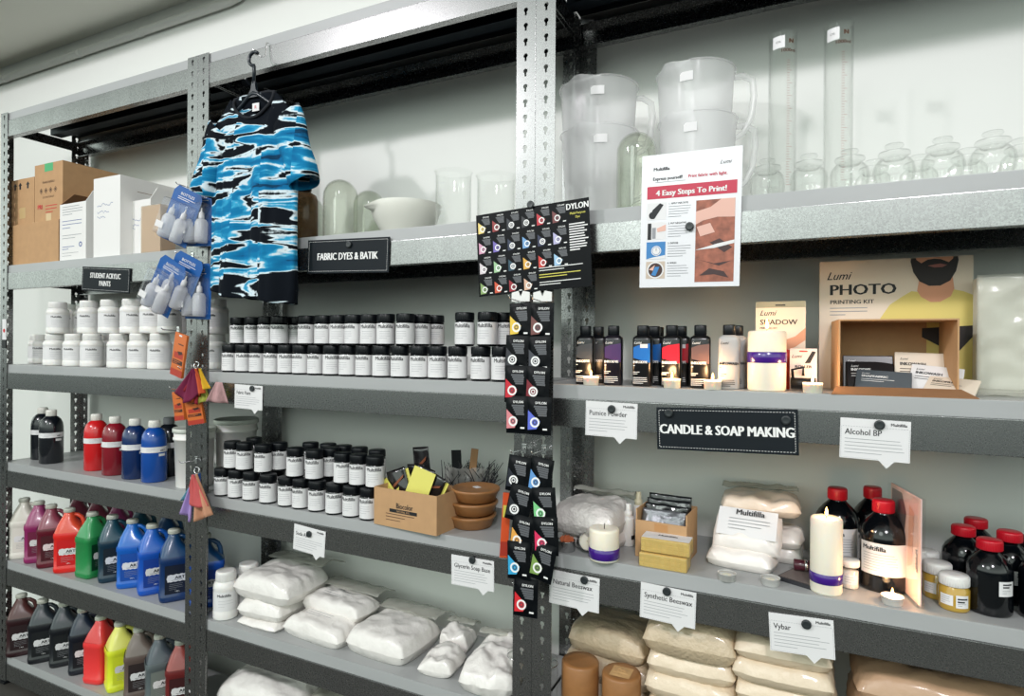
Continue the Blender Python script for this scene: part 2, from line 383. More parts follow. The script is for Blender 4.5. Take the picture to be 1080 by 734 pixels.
def card(p, title, magpx, label, seed, maglabel, tip=.62, Y=YF-.0032):
    a, w, h, roll = frame_of(p, Y)
    t = thing('price_card', label, 'price card', a, (0, -roll, 0), 'white speech-bubble price cards')
    k = h*.18; out = [(0, 0), (0, -h), (w*(tip-.11), -h), (w*tip, -h-k), (w*(tip+.11), -h), (w, -h), (w, 0)]
    M().prism(out, .0012, WHITE).build('card', t)
    m = M(); dashes(m, .003, -h*.2, w-.003, -h*.2, GREY, 24, .0006, -.0004)
    for q in ((.002, -h*.2, .002, -h+.002), (w-.002, -h*.2, w-.002, -h+.002), (.002, -h+.002, w*(tip-.12), -h+.002)): dashes(m, *q, GREY, 16, .0006, -.0004)
    m.text(title, h*.205, INK, w*.07, -h*.40, -.0005, .86, .012, 'LEFT'); m.text('Multifilla', h*.10, INK, w*.95, -h*.14, -.0005, 1, .02, 'RIGHT')
    m.lines(w*.07, -h*.5, w*.86, 5, h*.085, h*.012, GREY, -.0005, seed); m.build('print', t)
    magnet(at(*magpx, Y-.0006), maglabel)
card([(247.7, 405), (277, 407.3), (247, 430)], 'Fabric Paint', (266.5, 409.8), 'white price card for fabric paint below the middle row of black jars', 1, 'round magnet holding the fabric paint card', .74)
card([(310.5, 552), (343.5, 561), (308.5, 578.5)], 'Soda Ash', (326.5, 563), 'white price card for soda ash on the middle unit', 2, 'round magnet holding the soda ash card', .75)
card([(476, 584.5), (521, 592), (477, 616)], 'Glycerin Soap Base', (498.5, 590.5), 'white price card for glycerin soap base under the wax discs', 3, 'round magnet holding the glycerin soap base card', .75)
card([(618, 422.5), (672.5, 426), (616.5, 458.5)], 'Pumice Powder', (645.3, 431.3), 'white price card for pumice powder under the dark bottles', 4, 'round magnet holding the pumice powder card', .68)
card([(886.5, 440), (961, 445), (885, 482)], 'Alcohol BP', (927.5, 448), 'white price card for alcohol under the open carton', 5, 'round magnet holding the alcohol card', .68)
card([(580, 600), (632.5, 610.5), (578, 635)], 'Natural Beeswax', (616.6, 611.5), 'white price card for natural beeswax partly behind the dye packets', 6, 'round magnet holding the natural beeswax card', .68)
card([(676, 613.5), (734.5, 625.5), (673.5, 650)], 'Synthetic Beeswax', (703.5, 623.5), 'white price card for synthetic beeswax under the yellow slabs', 7, 'round magnet holding the synthetic beeswax card', .70)
card([(810.5, 645.5), (879, 654.5), (810, 685)], 'Vybar', (850.5, 658), 'white price card for vybar on the lowest right shelf edge', 8, 'round magnet holding the vybar card', .68)
# ------------------------------------------------------------------ lower jars of the middle unit
JH, JR = .090, .0262
LID = mat('black_jar_lid', C(9, 13, 18), .35, spec=.35)
def make_jar(var):
    def fn():
        r = thing('powder_jar', '', 'jar')
        M().lathe([(.021, 0), (.0250, .001), (JR, .004), (JR, .061), (.0250, .066), (.0225, .069)], AMBER, 28).build('body', r)
        m = M().lathe([(.0242, .0675), (.0254, .069), (.0254, .088), (.0244, .0897), (.020, .09)], LID, 32)
        for k in range(36):
            t = 2*PI*k/36; m.box((.0255, 0, .0785), (.0007, .0016, .017), LID, X=Matrix.Rotation(t, 4, 'Z'))
        m.build('lid', r)
        m = M(); R = JR+.0003; m.patch(R, -1.75, 1.75, .006, .063, WHITE, 26)
        m.text('Multifilla', .0148, INK, 0, .0495, -.0003, .92, .02, R=R, turn=var)
        m.lines(-.018, .0405, .034, 4, .0062, .0007, GREY, -.0003, 5, R, turn=var)
        m.build('label', r); return r
    return fn
JARS = [Maker(make_jar(v)) for v in (-.22, .08, -.4)]
rj = random.Random(3)
TIER = []
def jar_row(pxs, Y, z, group, phr, where):
    for k, q in enumerate(pxs):
        x, dy = q if isinstance(q, tuple) else (q, 0)
        yy = Y+dy
        while any(abs(t.z-z) < .02 and (t-Vector((xa(x, yy, z), yy, z))).length < 2*JR+.0006 for t in TIER) and yy < YF+.26: yy += .003
        P = Vector((xa(x, yy, z), yy, z)); TIER.append(P); JARS[k % 3](P, face(P)*.75+rj.uniform(-.22, .22), phr.format(ORD[k], where), group)
g = 'white-labelled black jars'
YR = YF+.036
jar_row([243, 257, 272, 287, 302, 317.5, 333.5, 350, 367, 384.5, 402.5, 422, 442, (461.5, .006), 482.5, 507, 529], YR, SZ['C'], g, 'black jar with white label, {} from left in bottom row {}', 'under batik sign')
jar_row([(251.5, .02), (266.5, .02), 281, 294.5, (312, .03), 323.5, 341, 357, 373, 389.5, 407, 427.5, (444.5, .02), (459, .05), 490, 514, 532.5], YR+.002, SZ['C']+JH, g, 'black jar with white label, {} from left in top row {}', 'under batik sign')
jar_row([235, 249.5, 265, 283, 302.5, 317.5, 334.5, 353, 371, 389], YR-.004, SZ['D'], g, 'black jar with white label, {} from left in front bottom row {}', 'beside kraft box')
jar_row([(245, .0), 258, 277.5, (294.5, .03), 311.5, 331.5, (349, .045), 361.5, 378, 395.5], YR+.006, SZ['D']+JH, g, 'black jar with white label, {} from left in front top row {}', 'beside kraft box')
jar_row([268, 292, 330, 349, 367, 384, 402], YF+.125, SZ['D'], g, 'black jar, {} from left at the back of bottom tier {}', 'left of kraft box')
jar_row([(268, .01), (327.5, .02), (346, .03), (362.5, .02), (379, .02), (397.5, .01)], YF+.12, SZ['D']+JH, g, 'dark-lidded jar, {} from left at back of top tier {}', 'left of kraft box')
# ------------------------------------------------------------------ white jars
def white_jar(rad, h):
    def fn():
        r = thing('white_jar', '', 'jar')
        M().lathe([(rad*.86, 0), (rad*.98, .002*h/.13), (rad, .006), (rad, h*.17), (rad*.97, h*.185), (rad*.97, h*.62), (rad, h*.64), (rad*.99, h*.69), (rad*.93, h*.75), (rad*.8, h*.79), (rad*.74, h*.80)], HDPE, 32).build('body', r)
        m = M().lathe([(rad*.74, h*.79), (rad*.79, h*.80), (rad*.79, h*.97), (rad*.76, h), (rad*.6, h*1.0)], HDPE, 32)
        for k in range(40): m.box((rad*.79, 0, h*.88), (.001, .0018, h*.14), HDPE, X=Matrix.Rotation(2*PI*k/40, 4, 'Z'))
        m.build('lid', r)
        m = M(); R = rad*.97+.0006; m.patch(R, -1.6, 1.6, h*.2, h*.6, WHITE, 20)
        m.text('Multifilla', h*.085, INK, -.006, h*.5, -.0004, 1, .02, R=R); m.lines(-rad*.6, h*.42, rad*1.2, 3, h*.06, .0006, GREY, -.0004, 2, R); m.build('label', r)
        return r
    return Maker(fn)
WJ = white_jar(.0395, .128)
def wrow(pxs, Y, z, txt, group='white paint jars', mk=WJ):
    for k, (x, dy) in enumerate(pxs):
        P = Vector((xa(x, Y+dy, z), Y+dy, z)); mk(P, face(P)+rj.uniform(-.5, .2), txt.format(ORD[k]), group)
wrow([(57.5, 0), (78.5, 0), (97, 0), (125.5, 0), (147, 0), (168.5, 0)], YF+.05, SZ['C'], 'white paint jar, {} from left in front bottom row below acrylic paints sign')
wrow([(41, 0), (57, 0), (110, 0), (195, 0), (228, .03)], YF+.15, SZ['C'], 'white paint jar, {} from left at back of bottom row below acrylic sign')
wrow([(61, 0), (94, 0), (116, 0), (139, 0), (160, 0), (179, 0)], YF+.055, SZ['C']+.128, 'white paint jar, {} from left in front upper row below acrylic paints sign')
wrow([(74, 0), (89.5, 0), (193, 0), (229, .03)], YF+.15, SZ['C']+.128, 'white paint jar, {} from left at back of upper row below acrylic sign')
BJ = white_jar(.039, .155)
P = stand(238, 655, SZ['E'], .039); BJ(P, face(P), 'white jar with screw lid in front beside the stacked white bags', 'white jars beside bags')
P = Vector((xa(262, YF+.13, SZ['E']+.02), YF+.13, SZ['E'])); BJ(P, face(P)+.4, 'white jar half hidden behind the top white bag', 'white jars beside bags')
# ------------------------------------------------------------------ squeeze bottles (left unit, shelf below white jars)
def paint_bottle(name, body, capc):
    r = thing('paint_bottle', '', 'bottle'); R = .042
    M().lathe([(R*.9, 0), (R, .004), (R, .128), (R*.985, .150), (R*.93, .166), (R*.80, .180), (R*.58, .190), (R*.42, .194), (R*.40, .197)], body, 36).build('body', r)
    m = M().lathe([(R*.38, .194), (R*.46, .1955), (R*.445, .217), (R*.40, .220), (R*.2, .220)], capc, 28)
    for k in range(28): m.box((R*.45, 0, .206), (.0009, .0018, .018), capc, X=Matrix.Rotation(2*PI*k/28, 4, 'Z'))
    m.build('cap', r)
    m = M(); m.patch(R+.0004, -2.1, 2.1, .108, .128, WHITE, 30); m.text('ART', .0085, INK, .024, .112, -.0003, 1.1, .03, R=R+.0004)
    m.lines(-.03, .1245, .034, 3, .005, .0007, GREY, -.0003, 3, R+.0004); m.patch(R+.0004, .25, .8, .094, .103, WHITE, 6); m.build('label', r)
    return r
WCAP = mat('white_cap', C(228, 226, 218), .4)
pb = [('black', (18, 22, 28), 38, 487, 0), ('black', (18, 22, 28), 54, 489.5, 1), ('red', (206, 30, 34), 101.5, 497, 2), ('crimson', (132, 24, 38), 121, 502, 3), ('navy blue', (16, 44, 92), 142, 506, 4), ('royal blue', (18, 74, 156), 162.5, 509.5, 5)]
plab = ['black paint bottle standing behind another black bottle at far left', 'black paint bottle in front, nearer of the two black ones', 'bright red paint bottle with white cap and label band', 'crimson paint bottle between the red and navy bottles', 'navy blue paint bottle with white cap beside crimson bottle', 'royal blue paint bottle, rightmost of the coloured bottles']
for n, c, x, y, k in pb:
    r = paint_bottle(n, mat('paint_'+n, C(*c), .22, coat=.4), WCAP); P = stand(x, y, SZ['D'], .042)
    if k == 0: P = P+Vector((-.02, .035, 0))
    r.location = P; r.rotation_euler.z = face(P)+.1; tag(r, plab[k], 'bottle', 'paint squeeze bottles')
r = paint_bottle('dark', mat('paint_black', C(18, 22, 28), .22), mat('grey_cap', C(120, 122, 124), .4)); P = Vector((xa(178, YF+.15, SZ['D']), YF+.15, SZ['D']))
r.location = P; tag(r, 'dark paint bottle with grey cap behind the royal blue bottle', 'bottle', 'paint squeeze bottles')
# buckets
def bucket(P, R, h, label, txt):
    r = thing('plastic_bucket', label, 'bucket', P, face(P), 'white plastic buckets')
    m = M().lathe([(R*.86, 0), (R*.88, .002), (R*.97, h*.80), (R*1.03, h*.805), (R*1.03, h*.84), (R*.98, h*.845), (R, h*.93)], HDPE, 40); m.build('body', r)
    M().lathe([(R*1.0, h*.925), (R*1.06, h*.93), (R*1.06, h*.985), (R*1.03, h), (R*.97, h*.985), (R*.2, h*.985)], mat('bucket_lid', C(205, 210, 200), .4), 40).build('lid', r)
    m = M(); m.text(txt, .011, INK, 0, h*.55, -.0008, 1, .02, R=R*.94); m.lines(-.02, h*.5, .04, 3, .01, .0008, GREY, -.0008, 1, R*.94); m.build('print', r)
bucket(Vector((xa(205, YF+.085, .93), YF+.085, SZ['D'])), .066, .205, 'white plastic bucket behind the left double post', 'Multifilla')
bucket(Vector((xa(249, YF+.215, .93), YF+.215, SZ['D'])), .072, .225, 'white plastic bucket beside the black jars, under a clear bag', 'Multifilla')
# ------------------------------------------------------------------ paint jugs
CAPJ = mat('jug_cap', C(188, 190, 178), .45)
def jug(body, upper, label_bg, blob):
    r = thing('paint_jug', '', 'jug'); a, b = .046, .056
    secs = [(0, a*.9, b*.9), (.003, a*.97, b*.97), (.012, a, b), (.022, a, b), (.025, a*.965, b*.965), (.134, a*.965, b*.965), (.138, a, b), (.150, a, b), (.158, a*.96, b*.95, 0, .001)]
    M().loft(secs, body, 40, e=5, cap=(True, False)).build('body', r)
    up = [(.1575, a*.96, b*.95, 0, -.001, 5), (.168, a*.90, b*.86, 0, .001, 4.5), (.186, a*.75, b*.64, 0, .008, 3.5), (.205, a*.56, b*.45, 0, .010, 2.6), (.222, a*.40, b*.34, 0, .008, 2.1), (.234, .0165, .0165, 0, .008, 2)]
    M().loft(up, upper, 40, cap=(False, True)).build('shoulder', r)
    M().tube([(0, -.004, .221), (0, -.020, .218), (0, -.034, .207), (0, -.041, .190), (0, -.043, .172), (0, -.042, .155)], [.0075, .0075, .0078, .008, .0085, .009], upper, 12).build('handle', r)
    m = M().lathe([(.0175, .231), (.0195, .232), (.0195, .243), (.018, .246), (.01, .246)], CAPJ, 28, X=Matrix.Translation((0, .008, 0)))
    for k in range(30): m.box((.0196, 0, .2375), (.0008, .0016, .010), CAPJ, X=Matrix.Translation((0, .008, 0)) @ Matrix.Rotation(2*PI*k/30, 4, 'Z'))
    m.build('cap', r)
    m = M(); w = a*.84; X = Matrix.Translation((-a*.965-.0006, 0, 0)) @ Matrix.Rotation(-PI/2, 4, 'Z')
    m.rect(-w, .03, w, .13, label_bg, 0, X)
    bl = [(-.030+.066*k/14, .072+.0012*math.sin(k*2.1)) for k in range(15)]+[(.036, .083), (.034, .09)]+[(.034-.064*k/14, .097+.0012*math.sin(k*1.7)) for k in range(15)]+[(-.033, .085)]
    m.flat(bl, blob, -.0006, X); m.text('ART', .015, INK, .008, .081, -.0012, 1.1, .03, X=X); m.lines(-.018, .078, .05, 1, .005, .001, INK, -.0012, 2, X=X)
    m.lines(-.025, .064, .05, 4, .006, .0009, GREY, -.0006, 4, X=X); m.text('1.89 L', .006, STITCH, 0, .036, -.0006, X=X); m.build('label', r)
    return r
dark = mat('jug_label_black', C(20, 20, 26), .4)
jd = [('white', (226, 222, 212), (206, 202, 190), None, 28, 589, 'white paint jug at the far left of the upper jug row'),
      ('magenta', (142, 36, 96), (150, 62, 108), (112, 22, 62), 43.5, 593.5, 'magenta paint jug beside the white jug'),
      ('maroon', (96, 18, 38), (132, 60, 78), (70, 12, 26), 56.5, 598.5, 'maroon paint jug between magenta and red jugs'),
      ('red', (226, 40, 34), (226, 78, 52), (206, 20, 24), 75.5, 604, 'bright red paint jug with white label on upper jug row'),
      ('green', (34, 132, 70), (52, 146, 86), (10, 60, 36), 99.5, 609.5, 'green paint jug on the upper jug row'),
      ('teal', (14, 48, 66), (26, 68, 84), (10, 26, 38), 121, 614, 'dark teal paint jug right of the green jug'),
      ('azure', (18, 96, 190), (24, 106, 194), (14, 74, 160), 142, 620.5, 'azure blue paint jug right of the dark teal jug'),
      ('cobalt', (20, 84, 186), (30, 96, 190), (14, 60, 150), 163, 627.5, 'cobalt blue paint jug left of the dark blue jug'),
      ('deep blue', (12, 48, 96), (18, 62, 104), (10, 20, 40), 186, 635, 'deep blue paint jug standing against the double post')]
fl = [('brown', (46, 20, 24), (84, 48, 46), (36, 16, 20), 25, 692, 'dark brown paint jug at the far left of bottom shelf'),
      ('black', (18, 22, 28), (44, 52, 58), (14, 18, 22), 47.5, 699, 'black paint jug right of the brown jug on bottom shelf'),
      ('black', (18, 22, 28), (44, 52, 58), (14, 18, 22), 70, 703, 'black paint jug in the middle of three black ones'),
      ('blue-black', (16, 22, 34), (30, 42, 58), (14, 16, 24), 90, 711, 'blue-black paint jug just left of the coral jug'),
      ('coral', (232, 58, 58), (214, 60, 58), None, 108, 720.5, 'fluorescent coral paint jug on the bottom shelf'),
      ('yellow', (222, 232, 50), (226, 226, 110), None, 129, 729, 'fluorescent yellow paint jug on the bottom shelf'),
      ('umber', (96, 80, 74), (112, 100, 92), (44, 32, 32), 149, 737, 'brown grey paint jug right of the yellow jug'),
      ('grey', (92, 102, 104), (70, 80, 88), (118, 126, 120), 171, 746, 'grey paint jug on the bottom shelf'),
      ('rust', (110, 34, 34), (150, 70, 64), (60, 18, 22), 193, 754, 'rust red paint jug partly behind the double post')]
for z, L, gn in ((SZ['E'], jd, 'paint jugs on the upper jug shelf'), (SZ['F'], fl, 'paint jugs on the bottom shelf')):
    for n, c, u, lb, x, y, lab in L:
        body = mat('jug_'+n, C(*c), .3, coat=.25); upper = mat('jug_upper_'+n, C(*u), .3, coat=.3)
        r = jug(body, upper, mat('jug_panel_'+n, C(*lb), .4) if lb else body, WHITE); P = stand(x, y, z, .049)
        r.location = P; r.rotation_euler.z = face(P)+PI/2-.12+rj.uniform(-.18, .22) + (PI*.27 if n in ('green', 'coral') else 0)
        if n == 'yellow': r.rotation_euler.z += .25
        tag(r, lab, 'jug', gn)
back = [('maroon', 84, 'maroon paint jug standing behind the front jug row, left'), ('maroon', 104, 'maroon paint jug behind the green jug'), ('magenta', 126, 'magenta paint jug standing behind the dark teal jug'), ('teal', 150, 'dark teal paint jug standing behind the azure jug'), ('deep blue', 178, 'deep blue paint jug behind the cobalt jug')]
for n, x, lab in back:
    r = jug(MATS['jug_'+n], MATS['jug_upper_'+n], MATS['jug_panel_'+n], WHITE); P = Vector((max(-2.96, xa(x, YF+.215, SZ['E'])), YF+.215, SZ['E'])); r.location = P; r.rotation_euler.z = face(P)+PI/2
    tag(r, lab, 'jug', 'paint jugs at the back of the upper jug shelf')
r = jug(MATS['jug_cobalt'], MATS['jug_upper_deep blue'], MATS['jug_panel_cobalt'], WHITE); P = Vector((xa(221, YF+.10, SZ['E']), YF+.09, SZ['E'])); r.location = P; r.rotation_euler.z = face(P)+PI/2
tag(r, 'dark blue paint jug right of the double post beside white jar', 'jug', 'paint jugs on the upper jug shelf')
for k, (x, n) in enumerate(((84, 'brown'), (106, 'black'), (136, 'umber'), (162, 'grey'))):
    r = jug(MATS['jug_'+n], MATS['jug_upper_'+n], MATS['jug_panel_'+n], WHITE); P = Vector((max(-2.96, xa(x, YF+.22, SZ['F'])), YF+.22, SZ['F'])); r.location = P; r.rotation_euler.z = face(P)+PI/2
    tag(r, ['dark brown jug at the back of bottom shelf, far left', 'black jug at the back of the bottom shelf', 'brown grey jug at the back of bottom shelf behind yellow jug', 'grey jug at the back of the bottom shelf'][k], 'jug', 'paint jugs at the back of the bottom shelf')
# ------------------------------------------------------------------ cartons on the top left shelf
WBOX = mat('white_board', C(228, 227, 224), .65)
def carton(pl, pr, ytop, Y, dep, m, name, label, rot=0, z=SZ['B'], open_flap=None, deco=None, h=None):
    xl, xr = xa(pl, Y, z), xa(pr, Y, z); w = xr-xl; h = h or at((pl+pr)/2, ytop, Y).z-z
    r = thing(name, label, 'box', (xl, Y, z), rot, 'cartons on the top left shelf')
    b = M(); t = .003
    b.box((w/2, t/2, h/2), (w, t, h), m); b.box((w/2, dep-t/2, h/2), (w, t, h), m); b.box((t/2, dep/2, h/2), (t, dep-2*t, h), m); b.box((w-t/2, dep/2, h/2), (t, dep-2*t, h), m)
    b.box((w/2, dep/2, t/2), (w-2*t, dep-2*t, t), m)
    if not open_flap: b.box((w/2, dep/2, h-t/2), (w-2*t, dep-2*t, t), m); b.box((w/2, dep/2, h+.0004), (.04, dep, .0006), mat('parcel_tape', C(200, 170, 120), .3))
    b.build('body', r)
    if deco:
        d = M(); deco(d, w, h); d.build('print', r)
    return r, w, h
BR = mat('brown_print', C(86, 62, 46), .7); REDP = mat('red_print', C(196, 30, 40), .6); BLUEP = mat('blue_print', C(40, 80, 150), .6); GRN = mat('green_tape', C(20, 160, 90), .35)
def d_arrows(d, w, h):
    for x in (.22, .42, .72):
        d.flat([(w*x, h*.78), (w*x+.012, h*.78), (w*x+.012, h*.86), (w*x+.02, h*.86), (w*x+.006, h*.93), (w*x-.008, h*.86), (w*x, h*.86)], INK)
    d.rect(w*.42, h*.15, w*.66, h*.38, mat('parcel_tape', 0))
def d_print(d, w, h):
    d.rect(w*.36, h*.86, w*.66, h*1.0, GRN); d.text('FRAGILE HANDLE', .012, BR, w*.5, h*.66, -.0005, .9)
    for k in range(4): d.disc(w*(.24+.17*k), h*.53, .012, BR, -.0004, 4, .009); d.rect(w*(.24+.17*k)-.004, h*.53-.004, w*(.24+.17*k)+.004, h*.53+.005, BR, -.0005)
    d.text('DO NOT DROP', .011, BR, w*.5, h*.40, -.0005); d.text('PRI', .026, REDP, w*.2, h*.22, -.0005, 1, .04); d.lines(w*.4, h*.27, w*.5, 3, .013, .003, REDP, -.0005, 4); d.rect(w*.42, 0, w*.6, h*.13, mat('parcel_tape', 0))
def d_label(d, w, h):
    d.lines(w*.1, h*.95, w*.8, 4, h*.045, .0022, GREY, -.0005, 1); d.lines(w*.1, h*.7, w*.75, 3, h*.06, .002, BLUEP, -.0005, 2); d.lines(w*.1, h*.45, w*.8, 2, h*.05, .002, GREY, -.0005, 5)
    d.disc(w*.8, h*.27, .010, BLUEP, -.0005, 20, .006); d.lines(w*.1, h*.25, w*.55, 2, h*.04, .002, BLUEP, -.0005, 7); d.lines(w*.1, h*.14, w*.7, 2, h*.05, .0015, GREY, -.0005, 9)
def d_hand(d, w, h):
    rr = random.Random(4)
    for k, z in enumerate((.66, .57, .50)):
        pts = [(w*.14+i*w*.035, 0, h*z+rr.uniform(-.006, .006)) for i in range(int(18-4*k))]
        for p, q in zip(pts, pts[1:]): d.flat([(p[0], p[2]-.0008), (q[0], q[2]-.0008), (q[0], q[2]+.0008), (p[0], p[2]+.0008)], BLUEP, -.0005)
mat('parcel_tape', C(200, 170, 120), .3)
low, w1, h1 = carton(13.2, 61.5, 234.5, YF+.02, .25, KRAFT, 'kraft_carton', 'plain kraft carton at bottom left under the printed cartons')
carton(9.5, 36, 189, YF+.035, .22, KRAFT, 'kraft_carton', 'kraft carton with black arrows stacked at the far left', z=SZ['B']+h1, deco=d_arrows)
carton(36.5, 66, 172, YF+.03, .26, KRAFT, 'kraft_carton', 'tall kraft carton with green tape stacked on the plain carton', z=SZ['B']+h1+.002, deco=d_print)
def flap_box(pl, pr, ytop, Y, dep, label, deco, fh):
    r, w, h = carton(pl, pr, ytop, Y, dep, WBOX, 'white_carton', label, 0, SZ['B'], True, deco)
    m = M(); m.add([(w-.003, 0, h), (w-.003, dep, h), (w+.0, dep, h+fh), (w+.0, 0+fh*.55, h+fh), (w, 0, h), (w, dep, h), (w+.003, dep, h+fh), (w+.003, fh*.55, h+fh)], [[0, 1, 2, 3], [7, 6, 5, 4], [3, 2, 6, 7], [0, 3, 7, 4], [1, 5, 6, 2]], WBOX); m.build('side_flap', r)
    m = M(); m.add([(0, 0, h), (0, dep, h), (w*.35, dep, h+fh*.9), (w*.35, fh*.4, h+fh*.9), (.003, 0, h-.001), (.003, dep, h-.001), (w*.35+.003, dep, h+fh*.9-.001), (w*.35+.003, fh*.4, h+fh*.9-.001)], [[0, 1, 2, 3], [7, 6, 5, 4], [0, 3, 7, 4], [3, 2, 6, 7]], KRAFTD); m.build('side_flap', r)
    m = M(); m.box((w/2, dep-.0045, h+fh*.5-.01), (w*.96, .003, fh), KRAFTD); m.build('back_flap', r)
flap_box(63, 90.5, 214, YF+.02, .20, 'white carton with printed label and raised flaps beside plain kraft carton', d_label, .045)
carton(98.5, 126.5, 186.5, YF+.022, .29, WBOX, 'white_carton', 'tall white carton with blue handwriting in the middle of the cartons', deco=d_hand)
flap_box(129.5, 158.5, 211.5, YF+.068, .20, 'white carton with handwriting and raised flaps beside the wrapped kraft carton', d_hand, .045)
r, w, h = carton(149, 169, 217, YF+.008, .055, KRAFT, 'kraft_carton', 'small kraft carton wrapped in clear film behind the blister packs')
M().box((w/2, .0275, h/2+.001), (w+.004, .059, h+.004), WRAP, .003).build('film', r)
# ------------------------------------------------------------------ t-shirt on its hanger
SHX, SHY, SHZ = -1.503, YF-.055, 1.555
DYE = tiedye()
def sm(a, b, t): t = max(0, min(1, (t-a)/(b-a))); return t*t*(3-2*t)
def shirt():
    r = thing('tie_dye_shirt', 'blue, black and white tie-dye t-shirt hanging in front of the middle unit', 't-shirt', (SHX, SHY, SHZ), .06)
    m = M(); NU, NV = 64, 90; L = .64
    def half(v): return .168+.014*v-.010*math.sin(v*PI)-.004*sm(.1, 0, v)
    def topz(u, back):
        a = abs(u); s = L-.090*sm(.22, 1.0, a)**1.0*1.0-.02*a
        if a < .44: s -= (.020 if back else .098)*math.cos(a/.44*PI/2)**.5
        return s
    def fold(u, v):
        k = 1-sm(.55, 1, v)
        return k*(.008*math.sin(u*7.3+1.1+v*1.2)+.006*math.sin(u*13+2.2-v*2)) + .004*math.sin(u*5+v*6) + k*.010*math.exp(-((u+.62)/.06)**2) - k*.010*math.exp(-((u-.50)/.06)**2)
    for back in (0, 1):
        def fn(a, b, back=back):
            u = (a*2-1)*(1 if not back else -1); w = half(b)*(1 if True else 1); t = topz(u, back)
            hem = .004*math.sin(u*6)-.022*u+.006*u*u
            x = w*u; z = hem+(t-hem)*b
            th = (.024+.03*(1-b)*(1-b))*(max(0, 1-abs(u)**2.4))**.5*(1-sm(.86, 1, b)*.75)
            y = (-th if not back else th*.8)+(fold(u, b) if not back else fold(u, b)*.6)*(max(0, 1-abs(u)**6))
            return (x, y, z)
        m.grid(fn, NU, NV, DYE)
    o = m.build('body', r); solid(o, .0018)
    for s in (-1, 1):
        m = M(); rs = []; N = 12
        for k in range(N+1):
            t = k/N
            cx = s*(.124+.082*t-.008*t*t); cz = .525-.195*t; pr = Vector((s*(.78+.14*t), 0, .62-.24*t))
            hh = .062-.020*t+.004*math.sin(t*9); dd = .022+.020*t
            rs.append([Vector((cx, -.002, cz))+pr*hh*math.cos(q)+Vector((0, 1, 0))*dd*math.sin(q)*(1+.12*math.sin(3*q+t*3)) for q in [2*PI*j/32 for j in range(32)]])
        m.rings(rs, DYE, True, (False, False)); o = m.build('sleeve', r); solid(o, .0018)
    pts = []
    for k in range(40):
        q = 2*PI*k/40; f = math.cos(q)
        u = .435*math.sin(q); back = f > 0
        pts.append((half(1)*u*1.0, (.009 if back else -.009)*abs(f)**.5, topz(u, back)+.001))
    o = M().tube(pts, .0048, mat('black_rib', C(14, 18, 26), .9), 8, closed=True).build('collar', r)
    m = M(); m.box((.004, .0035, .578), (.026, .0012, .024), WHITE); m.text('R', .014, REDP, .004, .573, .0024); m.build('neck_tag', r)
    return r
shirt()
HZ = SHZ+.598
h = thing('clothes_hanger', 'black plastic clothes hanger holding the tie-dye shirt', 'hanger', (SHX, SHY, HZ), .06)
m = M(); HP = mat('hanger_plastic', C(26, 34, 42), .3)
m.tube([(-.150, .004, -.072), (-.10, .004, -.040), (-.05, .002, -.008), (-.018, 0, .014), (0, 0, .020), (.018, 0, .014), (.05, .002, -.008), (.10, .004, -.040), (.150, .004, -.072)], [.004, .0045, .005, .0065, .0075, .0065, .005, .0045, .004], HP, 10)
m.prism([(-.028, .008), (-.010, .030), (-.006, .055), (.006, .055), (.010, .030), (.028, .008)], .008, HP, Matrix.Translation((0, -.004, 0))); m.build('shoulders', h)
ang = [PI*1.5-PI*1.25*k/14 for k in range(15)]
M().tube([(0, 0, .05), (0, 0, .102)]+[(.0+.020*math.cos(a), 0, .124+.020*math.sin(a)) for a in ang], .0052, HP, 10).build('hook', h)
P = at(274, 52, YF-.006); q = thing('wire_hook', 'small bright wire hook on the top beam above the hanger', 'hook', (SHX, YF-.004, HZ+.150))
M().tube([(0, .003, .045), (0, -.004, .043), (0, -.006, .03), (0, -.008, .004), (0, -.02, -.008), (0, -.046, -.010), (0, -.056, .002)], .0016, WIRE, 8).build('prong', q)
# ------------------------------------------------------------------ hooks on the posts with blister packs
def prong(P, label, L=.055, name='display_hook'):
    t = thing(name, label, 'hook', P, 0, 'wire display hooks on the posts')
    M().tube([(0, .002, .006), (0, -.004, .006), (0, -.010, 0), (0, -L, .002), (0, -L-.008, .010)], .0016, WIRE, 8).build('prong', t)
    M().box((0, -.0008, .002), (.012, .0016, .024), WIRE, .0004).build('backplate', t)
BLUEC = mat('blue_card', C(6, 84, 156), .4); PB = sheer('blister_plastic', (.99, .99, 1, 1), 2.4, .04, (1, 1, 1, 1), .05)
BOT = sheer('squeeze_bottle_plastic', (.99, .99, 1, 1), 1.2, .72, (1, 1, 1, 1), .2)
def blister(n, w, h):
    def fn():
        r = thing('blister_pack', '', 'blister pack')
        m = M().prism([(-w/2, -h), (w/2, -h), (w/2, -.012), (w/2-.012, .006), (-w/2+.012, .006), (-w/2, -.012)], .0012, BLUEC)
        m.text('BOTTLES', .013, WHITE, 0, -.020, -.0006, 1, .02); m.lines(-w*.3, -.026, w*.6, 2, .006, .002, WHITE, -.0006, 2)
        m.build('card', r)
        bw = w*.86/n
        for k in range(n):
            x = -w*.43+bw*(k+.5); R = bw*.42
            b = M().lathe([(R*.9, 0), (R, .004), (R, .064), (R*.75, .074), (R*.35, .078), (R*.3, .086)], BOT, 20, X=Matrix.Translation((x, -.017, -h+.008))); b.build('bottle', r)
            M().lathe([(R*.42, .078), (R*.46, .080), (R*.40, .096), (R*.16, .100), (R*.1, .112)], WHITE if k % 2 else BOT, 18, X=Matrix.Translation((x, -.017, -h+.008))).build('nozzle', r)
        b = M().box((0, -.022, -h*.58), (w*.90, .042, h*.70), PB, .012); b.rect(-w*.40, -h*.80, -w*.14, -h*.68, WHITE, -.0435); b.build('blister', r)
        return r
    return Maker(fn)
B2 = blister(2, .108, .175)
